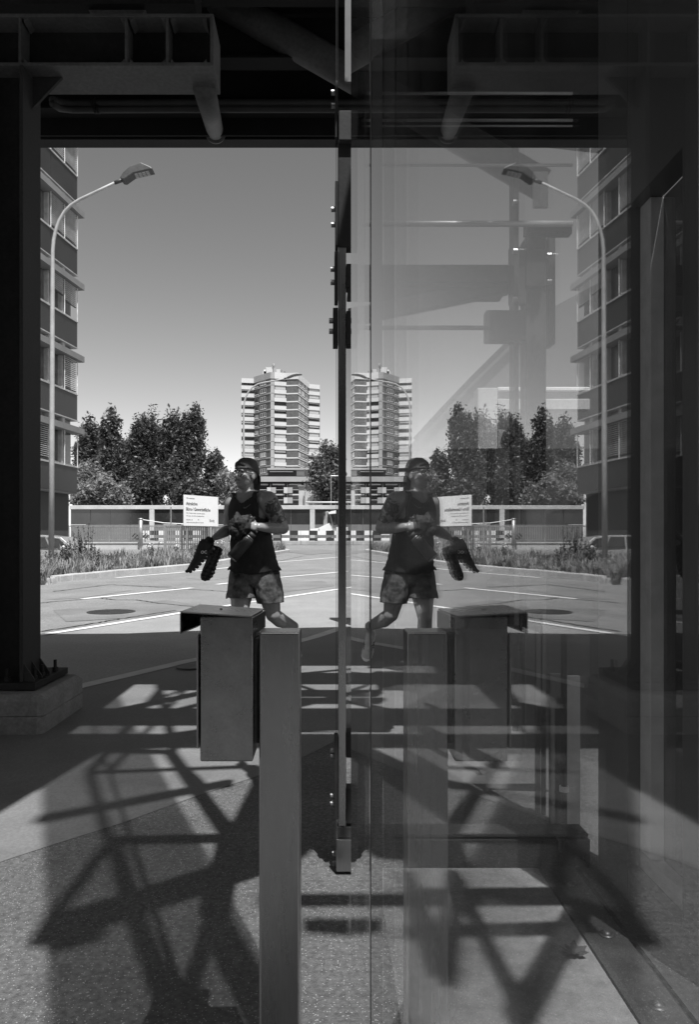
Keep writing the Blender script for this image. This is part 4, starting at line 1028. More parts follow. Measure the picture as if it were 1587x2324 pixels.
# ------------------------------------------------------------------ parked car
cr_ = P(120, 1214, 28.0); cz0 = cr_.z - 1.46
car = thing('parked_car', (cr_.x, 28.8, cz0), 'light grey hatchback parked behind the weedy verge', 'car')
M_CAR = mat('car_paint', 0.28, 0.25, nscale=1, namt=0.04, spec=0.7)
x0c = P(68, 0, 28).x
prof = [(0, .35), (0, .72), (.25, .88), (.95, .97), (1.55, 1.40), (1.8, 1.455), (2.6, 1.46), (3.3, 1.38), (3.75, 1.02), (3.95, .9), (4.0, .55), (3.95, .35)]
cb_ = MB(); n_ = len(prof)
for (yy, tk) in ((0, .0), (.05, .02), (1.65, .02), (1.7, .0)):
    for (a, b) in prof:
        sh = 0.14 * max(0, (b - .95) / .5); cb_.v.append((x0c - 2.2 + a, 28 + (sh if yy < 1 else -sh) + yy, cz0 + b))
for k in range(3):
    for i in range(n_): cb_.f.append((k * n_ + i, k * n_ + (i + 1) % n_, (k + 1) * n_ + (i + 1) % n_, (k + 1) * n_ + i))
cb_.f += [tuple(range(n_)), tuple(range(3 * n_, 4 * n_))]
cb_.build('body', M_CAR, car, bevel=.03, fixn=True)
def cwin(pts, nm): MB().prism([(x0c - 2.2 + a, 28 + .14 * max(0, (b - .95) / .5) - .012, cz0 + b) for a, b in pts], (0, .008, 0)).build(nm, M_WIN, car)
cwin([(1.1, 1.0), (1.6, 1.36), (2.1, 1.39), (2.1, 1.0)], 'side_window'); cwin([(2.18, 1.0), (2.18, 1.39), (2.7, 1.38), (2.9, 1.0)], 'side_window'); cwin([(2.98, 1.0), (2.8, 1.37), (3.25, 1.32), (3.55, 1.03)], 'side_window')
for xx in (.75, 3.2):
    q = Vector((x0c - 2.2 + xx, 27.98, cz0 + .31)); wh = MB().tube([q, q + Vector((0, .2, 0))], .31, 18).build('wheel', M_BLK, car); MB().tube([q - Vector((0, .01, 0)), q], .2, 12).build('rim', M_ZINC, wh)
MB().ell((x0c - 2.2 + 3.42, 27.98, cz0 + 1.0), (.09, .07, .07)).build('mirror', M_WHITE, car, smooth=True)

# ------------------------------------------------------------------ office building on the left
ob = thing('office_building', (-11.38, 34, 0.2), 'office building with dark panel bands, ledges and blinds at left', 'building')
Cn = Vector((-11.38, 34.0, 0)); dirb = Vector((.139, 1, 0)).normalized(); An = Cn - dirb * 18
LB = 18.0
M_OD = mat('office_dark_panel', 0.036, 0.35, nscale=0.8, namt=0.15, spec=0.4); M_OL = mat('office_ledge', 0.20, 0.7, nscale=1.5, namt=0.12); M_OF = mat('office_frame', 0.36, 0.5)
M_SLAT = mat('blind_slat', 0.5, 0.4); M_OW = mat('office_glass', 0.09, 0.06, spec=0.9, nscale=1.2, namt=0.5); M_UP = mat('upper_light', 0.2, 0.3)
def ob_(u0, u1, za, zb2, d0, d1, nm, m, par=None):
    mb = MB(); fbox(mb, (An.x, An.y), (Cn.x, Cn.y), u0, u1, za, zb2, d0, d1); return mb.build(nm, m, par or ob)
nn = Vector((dirb.y, -dirb.x, 0))
MB().prism([An - nn * .35, Cn - nn * .35, Cn - nn * 12, An - nn * 12], (0, 0, 22)).build('core_wall', M_VOID, ob)
ob_(0, LB - .8, 0, 3.2, -1.6, -1.3, 'ground_floor_wall', mat('ribbed_wall', .16, .8, nscale=1, namt=.2, stretch=(8, 8, .2)), ob)
nbay = 14; bw = 1.2
for k in range(-1, 5):
    zb3 = 6.52 + 3.29 * k
    for j in range(nbay // 2):
        ob_(LB - (j + 1) * 2.4 + .008, LB - j * 2.4 - .008, zb3, zb3 + 1.13, -.3, .06, 'dark_panel', M_OD)
    if k < 0: 
        ob_(0, LB, zb3 - .06, zb3 - .005, -1.5, .04, 'soffit', M_OL); continue
    ob_(0, LB, zb3 - .05, zb3 - .003, -.3, .09, 'drip_edge', M_OF)
    ob_(0, LB + .22, zb3 - .62, zb3 - .36, -.3, .30, 'ledge', M_OL)
    ob_(0, LB, zb3 - .36, zb3 - .30, -.3, 0, 'upper_sill', M_OF)
    ob_(0, LB, zb3 - 2.16, zb3 - 2.08, -.3, .10, 'window_sill', M_OF)
    for j in range(nbay):
        u1 = LB - .1 - j * bw; u0 = u1 - bw
        ob_(u0 + .26, u1 - .06, zb3 - .295, zb3 - .055, -.34, -.20, 'upper_light', M_UP); ob_(u0 + .02, u0 + .25, zb3 - .295, zb3 - .055, -.3, .01, 'upper_pier', M_OF)
        wn_ = ob_(u0 + .14, u1 - .02, zb3 - 2.07, zb3 - .63, -.34, -.20, 'window', M_OW)
        ob_(u0, u0 + .13, zb3 - 2.07, zb3 - .63, -.3, -.02, 'mullion', M_OF)
        ob_(u0 + .14, u1 - .02, zb3 - 2.07, zb3 - 1.98, -.199, -.14, 'frame', M_OF, wn_)
        ob_(u1 - .05, u1 - .02, zb3 - 2.15, zb3 - .64, .12, .15, 'blind_guide', M_FRAME, wn_)
        if (k, j) in ((0, 2), (0, 3), (1, 0), (2, 0), (2, 1), (3, 0), (3, 1), (4, 0), (4, 1), (4, 2), (1, 4), (2, 4), (3, 5), (3, 3), (2, 6)):
            lo = {(2, 0): .55, (2, 1): .75}.get((k, j), .05)
            mb = MB(); zz_ = zb3 - .66
            while zz_ > zb3 - 2.05 + lo:
                fbox(mb, (An.x, An.y), (Cn.x, Cn.y), u0 + .16, u1 - .06, zz_, zz_ + .022, .02, .10); zz_ -= .085
            ob_(u0 + .16, u1 - .06, zz_ - .02, zz_ + .02, .03, .09, 'blind_foot', M_OD, wn_)
            struct(mb.build('blind_slats', M_SLAT, wn_), 'stuff')
text('security', .26, M_OD, 'lettering', ob, Cn - dirb * 1.0 + nn * .02 + Vector((0, 0, 6.52 + 6.58 - .27)), dirb, (0, 0, 1), .001)

# ------------------------------------------------------------------ lift tower steelwork and hall seen through the glass
YT = 3.1
tf2 = thing('stair_tower_frame', P(1200, 1300, YT), 'steel stair tower frame seen through the glass', 'tower')
def tbx(a, b, c, d_, m, nm, y0=YT, dep=.08): return MB().box(*bx(a, b, c, d_, y0, y0 + dep)).build(nm, m, tf2, bevel=.004)
tbx(1195, 1241, 535, 1500, M_STEELM, 'main_column', YT + .1, .1); tbx(1167, 1179, 330, 1500, M_STEELM, 'front_post')
tbx(1105, 1196, 703, 773, M_STEELM, 'box_plate', YT - .02, .06); tbx(1195, 1241, 566, 650, M_STEELD, 'splice_plate', YT + .05, .04); tbx(1158, 1196, 560, 690, M_STEELD, 'splice_plate', YT + .06, .03)
tbx(790, 1158, 600, 640, M_STEELM, 'cross_beam', YT + .15, .1); tbx(790, 1158, 642, 652, M_STEELD, 'beam_flange', YT + .1, .2); tbx(790, 1104, 738, 747, M_STEELM, 'thin_rail', YT + .1, .02)
for (y, r) in ((508, .012), (375, .006), (212, .006), (273, .006), (286, .004)): MB().tube([P(820, y, YT), P(1300, y, YT)], r, 12).build('round_rail', M_ZINC, tf2, smooth=True)
MB().prism([P(790, 735, YT + .1), P(790, 700, YT + .1), P(1010, 655, YT + .1), P(1158, 650, YT + .1), P(1158, 662, YT + .1)], (0, .05, 0)).build('diagonal_plate', M_STEELD, tf2)
tbx(1212, 1246, 388, 470, M_CONCL, 'white_panel', YT + .3, .02); tbx(1195, 1300, 500, 530, M_STEELM, 'arm', YT + .2, .05); tbx(1246, 1262, 535, 780, M_STEELM, 'rear_post', YT + .5, .1)
for (x, y) in ((1165, 570), (1165, 680), (1242, 580), (1242, 640), (1165, 460)):
    q = P(x, y, YT); MB().tube([q, q + Vector((.018, 0, 0))], .012, 8).build('bolt', M_BOLT, tf2)
# arched hall
hl = thing('arched_hall', P(1200, 1300, 30), 'big arched hall roof rising behind the glass on the right', 'hall')
arc = [(880, 1075), (940, 1000), (1000, 935), (1070, 862), (1155, 778), (1250, 700), (1400, 620), (1700, 540)]
hp = [P(x, y, 30) for x, y in arc]
MB().prism(hp + [Vector((hp[-1].x, 30, 0)), Vector((hp[0].x, 30, 0))], (0, 25, 0)).build('hall_shell', mat('hall_cladding', .10, .6, nscale=.5, namt=.1), hl)
for i in range(4): MB().bar(hp[i + 1] - Vector((0, .3, 0)), hp[i + 2] - Vector((0, .3, 0)), .12, .2).build('verge_trim', M_STEELM, hl)
bwl = thing('dark_backing_wall', (3, 8.9, 0), 'dark wall added behind the glass to deepen the reflections', 'wall')  # added dark backing so the bright road behind doesn't wash out the reflections
MB().box((.42, 8.9, 0), (14, 9.1, 2.15)).build('wall_body', mat('backing_wall_dark', .05, .8, nscale=1.5, namt=.3), bwl)
for i in range(9): MB().box((.42 + i * 1.5, 8.88, 0), (.5 + i * 1.5, 8.899, 2.15)).build('pilaster', M_STEELD, bwl)
# numbered concrete gatehouse
gh = thing('numbered_gatehouse', P(1150, 1400, 11.0), 'weathered concrete gateway marked 64 seen through the glass', 'gateway')
def gbx(a, b, c, d_, m, nm, y0=11.0, dep=.3): return MB().box(*bx(a, b, c, d_, y0, y0 + dep)).build(nm, m, gh, bevel=.01)
gbx(1085, 1130, 880, 1415, M_CONCL, 'pillar'); gbx(1131, 1340, 905, 930, M_CONCL, 'lintel', 11.1, .2); gbx(1131, 1340, 878, 887, M_WHITE, 'top_rail', 11.1, .05)
gbx(1131, 1230, 975, 1018, M_CONC, 'panel_box', 11.05, .2); gbx(1143, 1215, 1030, 1400, mat('gate_door', .3, .6, nscale=3, namt=.2), 'door_leaf', 11.2, .05)
text('64', .31, M_BLK, 'number', gh, P(1139, 1005, 11.02), (1, 0, 0), (0, 0, 1), .002, bold=.012)

# ------------------------------------------------------------------ the runner
YP = 5.86
def J(zx, zy, dy=0.0):
    """photo measurement in the close-up -> point; dy is depth towards (-) or away from (+) the camera"""
    k = (YP + dy) / YP
    X = (381 + .2201 * zx - VX) / 290.1 * k; Z = CH - (984.25 + .2201 * zy - HY) / 290.1 * k
    return Vector((X, YP + dy, Z))
M_SKIN_ = mat('skin', 0.27, 0.34, nscale=6, namt=0.12, fine=60, famt=0.06, bump=0.08, bscale=120)
# skin with a sleeve of dark tattoo ink on the upper arm
def tattoo_skin():
    m = MATS['skin']; nt = m.node_tree; n, l = nt.nodes, nt.links; b = n['Principled BSDF']
    src = b.inputs['Base Color'].links[0].from_socket
    tc = n.new('ShaderNodeTexCoord'); at = n.new('ShaderNodeAttribute'); at.attribute_name = 'ink'
    v = n.new('ShaderNodeTexNoise'); v.inputs['Scale'].default_value = 16; v.inputs['Detail'].default_value = 5; v.inputs['Distortion'].default_value = 1.6
    l.new(tc.outputs['Object'], v.inputs['Vector'])
    mr_ = n.new('ShaderNodeMapRange'); mr_.inputs[1].default_value = .44; mr_.inputs[2].default_value = .54; l.new(v.outputs[0], mr_.inputs[0])
    mu = n.new('ShaderNodeMath'); mu.operation = 'MULTIPLY'; l.new(mr_.outputs[0], mu.inputs[0]); l.new(at.outputs['Fac'], mu.inputs[1])
    mx = n.new('ShaderNodeMix'); mx.data_type = 'RGBA'; mx.inputs[7].default_value = (.045, .045, .045, 1)
    l.new(mu.outputs[0], mx.inputs[0]); l.new(src, mx.inputs[6]); l.new(mx.outputs[2], b.inputs['Base Color'])
tattoo_skin()
M_TANK = mat('black_tank_fabric', 0.016, 0.8, nscale=14, namt=0.2, bump=0.35, bscale=18)
M_CAP = mat('cap_fabric', 0.085, 0.85, nscale=30, namt=0.2, bump=0.3, bscale=150)
M_HAIR = mat('dark_hair', 0.02, 0.6, nscale=60, namt=0.4, bump=0.5, bscale=120)
M_SHOE = mat('black_shoe_mesh', 0.02, 0.7, nscale=40, namt=0.3, bump=0.3, bscale=140)
M_SOLE = mat('shoe_sole_foam', 0.03, 0.7, nscale=20, namt=0.2)
M_SHOEW = mat('worn_shoe_grey', 0.45, 0.7, nscale=20, namt=0.25)
M_BOTTLE = mat('bottle_coat', 0.035, 0.45, nscale=30, namt=0.15, bump=0.1, bscale=200)
def shorts_mat():
    m = mat('printed_shorts', 0.075, 0.6, nscale=17, namt=0.95, fine=8, famt=0.6, bump=0.7, bscale=13)
    return m

body = MB()
sL, sR = J(1035, 690, -.10), J(668, 715, .06)
neckb = J(800, 650, .0); headc = J(806, 425, -.02)
a_ = R(24)
fwd = Vector((-math.sin(a_), -math.cos(a_), 0)); lft = Vector((math.cos(a_), -math.sin(a_), 0)); upz = Vector((0, 0, 1))
Rb = Matrix((lft, -fwd, upz)).transposed()                   # local x = his left, y = back, z = up
chest = J(835, 800, -.0); belly = J(860, 1110, .02); pelv = J(890, 1400, .05)
body.ell(chest, (.172, .115, .165), Rb, 20, 14); body.ell(J(840, 960, .0), (.155, .105, .15), Rb, 20, 12)
body.ell(belly, (.156, .112, .17), Rb, 20, 12); body.ell(pelv, (.172, .12, .14), Rb, 20, 12)
body.ell(J(830, 700, .01), (.175, .085, .065), Rb, 18, 10)   # shoulder girdle
for s_, sh in ((1, sL), (-1, sR)):
    body.cone(neckb + Vector((0, 0, .01)), .05, sh + Vector((0, 0, .02)), .052)
body.cone(J(805, 690, .015), .066, J(808, 520, .005), .058)
# arms
eL, wL = J(1185, 975, -.06), J(935, 960, -.27)
body.cone(sL, .076, sL.lerp(eL, .45), .070); body.cone(sL.lerp(eL, .4), .070, eL, .048); body.cone(eL, .047, eL.lerp(wL, .35), .050); body.cone(eL.lerp(wL, .35), .049, wL, .030)
eR, wR = J(632, 985, .12), J(498, 1062, -.06)
body.cone(sR, .068, sR.lerp(eR, .45), .060); body.cone(sR.lerp(eR, .4), .060, eR, .044); body.cone(eR, .043, eR.lerp(wR, .35), .046); body.cone(eR.lerp(wR, .35), .046, wR, .029)
# legs: his right (image left) carries him, his left trails
hR, kR, aR = J(775, 1470, .08), J(735, 1900, -.05), J(748, 2370, .10)
hL, kL, aL = J(1010, 1470, .02), J(1085, 1865, .02), J(1300, 1985, .37)
body.cone(hR, .098, hR.lerp(kR, .5), .088); body.cone(hR.lerp(kR, .5), .088, kR, .058); body.cone(kR, .056, kR.lerp(aR, .33), .060); body.cone(kR.lerp(aR, .33), .060, aR, .038)
body.cone(hL, .098, hL.lerp(kL, .5), .086); body.cone(hL.lerp(kL, .5), .086, kL, .060); body.cone(kL, .058, kL.lerp(aL, .33) - Vector((0, 0, .012)), .062); body.cone(kL.lerp(aL, .33) - Vector((0, 0, .012)), .060, aL, .040)
# head: turned to his right, chin a little up
yaw = R(42); hf = Vector((-math.sin(yaw), -math.cos(yaw), .06)).normalized(); hs = hf.cross(upz).normalized(); hs = -hs if hs.x < 0 else hs
hu = hs.cross(-hf).normalized(); hu = hu if hu.z > 0 else -hu
Rh = Matrix((hs, -hf, hu)).transposed()
def H(x, y, z): return headc + hs * x + hf * y + hu * z       # x his left, y forward, z up
body.ell(H(0, -.012, .028), (.074, .094, .088), Rh, 18, 12); body.ell(H(0, .022, -.035), (.058, .068, .082), Rh, 16, 10)
body.ell(H(0, .055, -.088), (.036, .030, .026), Rh); body.ell(H(0, .03, -.075), (.05, .05, .035), Rh)
for s_ in (-1, 1):
    body.ell(H(s_ * .040, .055, -.022), (.024, .024, .02), Rh); body.ell(H(s_ * .030, .078, .022), (.03, .012, .010), Rh)
    body.ell(H(s_ * .077, -.008, -.012), (.010, .022, .034), Rh)
body.cone(H(0, .083, .012), .009, H(0, .104, -.026), .013); body.ell(H(0, .096, -.034), (.019, .013, .011), Rh); body.ell(H(0, .080, -.060), (.026, .014, .010), Rh); body.ell(H(0, .085, -.068), (.020, .010, .006), Rh)
# hands
def hand(w, d, side, nrm, curl, thumb_dir, sc_=1.0):
    """palm from wrist w along d; fingers spread along side and curl towards nrm"""
    d, side, nrm = d.normalized(), side.normalized(), nrm.normalized()
    pc = w + d * .045
    Mx = Matrix((side, d, nrm)).transposed()
    body.ell(pc, (.043, .052, .020), Mx, 14, 9); body.ell(w + d * .015, (.033, .03, .022), Mx, 12, 8)
    for k, (off_, L) in enumerate(((-.030, .070), (-.010, .080), (.010, .076), (.029, .060))):
        p = pc + d * .042 + side * off_; dd = d.copy(); r = .0098
        for j, f_ in enumerate((.45, .32, .25)):
            ang = curl * (0.6 + .5 * j); dd = (d * math.cos(min(2.9, ang)) + nrm * math.sin(min(2.9, ang))).normalized()
            q = p + dd * L * f_; body.cone(p, r, q, r * .9, 8); p = q; r *= .9
    tb_ = pc - side * .035 - d * .015; tm = tb_ + thumb_dir.normalized() * .034; body.cone(tb_, .014, tm, .012, 8); body.cone(tm, .012, tm + (thumb_dir.normalized() + nrm * .7).normalized() * .03, .010, 8)
dL = (wL - eL).normalized(); hand(wL, (Vector((-1, -.25, .25))), Vector((.1, -.25, -1)), Vector((.1, 1, -.05)), 1.0, Vector((-.6, -.1, .8)))
hand(wR, Vector((-.75, -.35, -.55)), Vector((.35, -.95, .1)), Vector((.55, .2, -.85)), 1.15, Vector((-.5, -.6, -.4)))

tmp = body.build('tmp_body', M_SKIN_, fixn=False)
rm = tmp.modifiers.new('r', 'REMESH'); rm.mode = 'VOXEL'; rm.voxel_size = 0.0058
sm2 = tmp.modifiers.new('s', 'SMOOTH'); sm2.factor = .5; sm2.iterations = 5
dg = bpy.context.evaluated_depsgraph_get()
bme = bpy.data.meshes.new_from_object(tmp.evaluated_get(dg)); bpy.data.objects.remove(tmp)
bme.name = 'person'
PO = Vector((aR.x, YP, 0))
W = [v.co.copy() for v in bme.vertices]; N = [v.normal.copy() for v in bme.vertices]
def seg_d(p, a, b):
    ab = b - a; t_ = max(0, min(1, (p - a).dot(ab) / ab.length_squared)); return (p - (a + ab * t_)).length, t_
ink = bme.attributes.new('ink', 'FLOAT', 'POINT')
for i, p in enumerate(W):
    d, t_ = seg_d(p, sL, eL); ink.data[i].value = 1.0 if d < .10 and p.x > sL.x - .02 and .0 < t_ < .80 and N[i].dot(Vector((.6, -.8, .1))) > -.3 else 0.0
for v in bme.vertices: v.co -= PO
bme.materials.clear(); bme.materials.append(M_SKIN_)
for p in bme.polygons: p.use_smooth = True
man = bpy.data.objects.new('person', bme); col.objects.link(man); man.location = PO; ORG[man] = PO
tag(man, 'runner in black sleeveless top, patterned shorts, backward cap and glasses', 'person')

def cloth(name, keep, offs, m, thick=.003, smooth_it=2, post=None):
    kv = [keep(p, N[i]) for i, p in enumerate(W)]
    idx = {}; vs = []; fs = []
    for f in bme.polygons:
        if all(kv[i] for i in f.vertices):
            ff = []
            for i in f.vertices:
                if i not in idx: idx[i] = len(vs); vs.append(post(W[i] + N[i] * offs(W[i], N[i])) if post else W[i] + N[i] * offs(W[i], N[i]))
                ff.append(idx[i])
            fs.append(ff)
    mb_ = MB(); mb_.add(vs, fs); o = mb_.build(name, m, man, smooth=True)
    if smooth_it:
        q = o.modifiers.new('s', 'SMOOTH'); q.factor = .5; q.iterations = smooth_it
    q = o.modifiers.new('t', 'SOLIDIFY'); q.thickness = thick; q.offset = 1
    return o
def fold(p, k=1.0): return noise.noise(Vector((p.x * 16, p.y * 16, p.z * 5))) * k + .5 * noise.noise(Vector((p.x * 34 + p.z * 9, p.y * 30, p.z * 17))) * k
hemz = J(0, 1425).z
def in_tank(p, n):
    if p.z < hemz - .005 or p.z > J(0, 615).z: return False
    dl, tl = seg_d(p, sL, eL); dr, tr_ = seg_d(p, sR, eR)
    lx = (p - chest).dot(lft); fy = (p - chest).dot(fwd)
    if seg_d(p, eL, wL)[0] < .062 or seg_d(p, eR, wR)[0] < .058: return False
    if dl < .078 and tl > .02 and (p - chest).dot(lft) > .10: return False
    if dr < .076 and tr_ > .02 and (p - chest).dot(lft) < -.10: return False
    zz_ = p.z - J(0, 860).z
    if zz_ > -.01:                                            # armholes cut in above the ribs
        lim = .152 - .30 * min(max(zz_, 0), .11)
        if abs(lx) > lim and zz_ < .17: return False
        if abs(lx) > .132: return False
    # neckline, lower at the front
    nz = J(0, 650).z - (.055 * math.exp(-(lx / .055) ** 2) if fy > 0 else .0)
    if p.z > nz and abs(lx) < .068 + .35 * max(0, p.z - nz): return False
    if (p - headc).length < .17: return False
    return True
def tank_off(p, n):
    low = max(0, min(1, (J(0, 900).z - p.z) / .40))
    return .012 + .020 * low + .010 * low * fold(p)
def tank_hang(p):
    u = (J(0, 900).z - p.z) / (J(0, 900).z - hemz)
    if u < 0: return p
    c_ = chest.lerp(pelv, (chest.z - p.z) / (chest.z - pelv.z)); q = p - c_; lx, ly = q.dot(lft), -q.dot(fwd)
    A, B = .160 + .034 * u, .108 + .032 * u; e = math.hypot(lx / A, ly / B)
    tgt = 1 + .05 * fold(p, 1.0)
    if e < tgt and e > .2:
        k = 1 + (tgt / e - 1) * min(1, u * 3); return Vector((c_.x, c_.y, p.z)) + lft * lx * k - fwd * ly * k
    return p
tank = cloth('tank_top', in_tank, tank_off, M_TANK, post=tank_hang)
# flared hem
hm2 = MB(); ringn = 40
for k, (z_, e) in enumerate(((hemz + .04, .026), (hemz + .01, .030), (hemz - .012, .034))):
    for i in range(ringn):
        a = 2 * math.pi * i / ringn; loc = Vector((math.cos(a) * (.172 + e * .75 + .006 * math.sin(5 * a + 1)), math.sin(a) * (.12 + e * .75 + .006 * math.sin(4 * a)), 0))
        c_ = pelv + Rb @ loc; fl = .022 * max(0, abs(math.cos(a)) - .93) / .07 * (k / 2); q = Vector((c_.x, c_.y, z_ + .006 * math.sin(6 * a))) + (Rb @ Vector((math.copysign(fl, math.cos(a)), 0, 0)))
        hm2.v.append(tuple(q))
for k in range(2):
    for i in range(ringn): hm2.f.append((k * ringn + i, k * ringn + (i + 1) % ringn, (k + 1) * ringn + (i + 1) % ringn, (k + 1) * ringn + i))
hh_ = hm2.build('top_hem', M_TANK, tank, smooth=True, fixn=True); q = hh_.modifiers.new('t', 'SOLIDIFY'); q.thickness = .003
hemR, hemL = J(0, 1700).z, J(0, 1745).z
def in_shorts(p, n):
    if p.z > hemz + .03: return False
    if seg_d(p, eL, wL)[0] < .06 or seg_d(p, eR, wR)[0] < .06: return False
    dR_, dL_ = seg_d(p, hR, kR)[0], seg_d(p, hL, kL)[0]
    if p.x < -1.0 + .18 and p.z > .78 and seg_d(p, eR, wR)[0] < .12: return False
    return p.z > (hemR if dR_ < dL_ else hemL + (.02 if n.y > 0 else 0)) and min(dR_, dL_) < .30
def shorts_off(p, n):
    low = max(0, min(1, (hemz - p.z) / .2))
    return .009 + .020 * low + .012 * fold(p, 1.0)
cloth('shorts', in_shorts, shorts_off, shorts_mat(), .003, 1)
# swoosh-like mark on the chest
def surf(zx, zy, ahead=.0):
    c = J(zx, zy); best = min(range(0, len(W), 3), key=lambda i: (W[i].x - c.x) ** 2 + (W[i].z - c.z) ** 2 + (0 if N[i].y < -.3 and W[i].y < YP + .05 else 1))
    return W[best] + N[best] * (.018 + ahead)
pts_ = [(808, 762), (812, 775), (826, 773), (848, 758), (875, 742)]
sw = MB(); sp2 = [surf(*q) for q in pts_]
sw.tube(sp2, [.003, .005, .005, .0035, .001], 6); sw.build('chest_mark', mat('mark_grey', .12, .5), tank)
# cap worn backwards
cap = MB(); cn, cm = 26, 12
for j in range(cm + 1):
    ph = math.pi / 2 * (1 - j / cm) ** 1.0
    for i in range(cn):
        a = 2 * math.pi * i / cn; x, y = math.sin(a), math.cos(a)            # y forward
        base_z = .030 + .018 * max(0, y) - .040 * max(0, -y)
        z_ = base_z + (.135 - base_z) * math.sin(ph); rr_ = math.cos(ph) ** .62
        cap.v.append(tuple(H(x * .083 * rr_, -.014 + y * .103 * rr_, z_)))
for j in range(cm):
    for i in range(cn): 
        y = math.cos(2 * math.pi * (i + .5) / cn)
        if y > .80 and 7 <= cm - j <= 10 and False: continue
        cap.f.append((j * cn + i, j * cn + (i + 1) % cn, (j + 1) * cn + (i + 1) % cn, (j + 1) * cn + i))
co = cap.build('cap', M_CAP, man, smooth=True, fixn=True); q = co.modifiers.new('t', 'SOLIDIFY'); q.thickness = .004
hr = MB(); 
for k in range(9):
    a = (k - 4) / 4 * .62; hr.ell(H(math.sin(a) * .080, -.014 + math.cos(a) * .100, .062 + .020 * math.cos(a * 2.2)), (.013, .008, .016), Rh, 8, 6)
hr.build('hair', M_HAIR, man, smooth=True)
bs = MB(); bs.tube([H(math.sin(a) * .0845, -.014 + math.cos(a) * .1045, .046) for a in [(-.9 + .18 * k) for k in range(11)]], .006, 6); bs.build('cap_strap', M_CAP, co, smooth=True)
br = MB(); bn = 9
for k in range(2):
    for j in range(6):
        for i in range(bn):
            u = (i / (bn - 1) - .5) * 2; v_ = j / 5
            br.v.append(tuple(H(u * .072 * (1 - .25 * v_ * v_), -.014 - .098 * math.cos(u * .75) - .022 * v_, -.004 - .105 * v_ * (1 - .18 * u * u) - k * .0) + hf * (-.004 * k)))
for j in range(5):
    for i in range(bn - 1): br.f.append((j * bn + i, j * bn + i + 1, (j + 1) * bn + i + 1, (j + 1) * bn + i))
bo_ = br.build('cap_brim', M_CAP, co, smooth=True); q = bo_.modifiers.new('t', 'SOLIDIFY'); q.thickness = .005
hk = MB(); hk.ell(H(0, -.075, -.03), (.055, .03, .055), Rh); hk.build('back_hair', M_HAIR, man, smooth=True)
# glasses
gl_ = MB()
for s_ in (-1, 1):
    ringp = []
    for k in range(17):
        a = 2 * math.pi * k / 16; ringp.append(H(s_ * .032 + .0265 * math.cos(a), .098 - .010 * abs(s_ * .032 + .0265 * math.cos(a)) / .06, -.002 + .021 * math.sin(a) * (1.0 if math.sin(a) < 0 else .85)))
    gl_.tube(ringp, .0032, 6, False); gl_.tube([H(s_ * .058, .092, .008), H(s_ * .076, .05, .006), H(s_ * .083, -.01, .004)], .0028, 6)
gl_.tube([H(-.006, .104, .004), H(.006, .104, .004)], .003, 6)
go_ = gl_.build('glasses', mat('black_frame', .015, .3), man, smooth=True)
ln = MB()
for s_ in (-1, 1): ln.ell(H(s_ * .032, .095, -.002), (.025, .0012, .019), Rh, 14, 8)
ln.build('lens', glass_mat('spectacle_lens', 1.5, .8, 0.0), go_)
for s_ in (-1, 1): MB().ell(H(s_ * .031, .0745, -.003), (.0125, .012, .010), Rh, 12, 8).build('eye', mat('eye_dark', .12, .2), man, smooth=True)
for s_ in (-1, 1): MB().tube([H(s_ * .012, .090, .022), H(s_ * .03, .090, .027), H(s_ * .050, .078, .021)], [.004, .005, .002], 6).build('eyebrow', M_HAIR, man, smooth=True)
MB().tube([H(-.030, .084, -.060), H(-.016, .094, -.050), H(0, .098, -.047), H(.016, .094, -.050), H(.030, .084, -.060)], [.003, .006, .007, .006, .003], 8).build('moustache', mat('grey_hair', .16, .7, nscale=60, namt=.5), man, smooth=True)

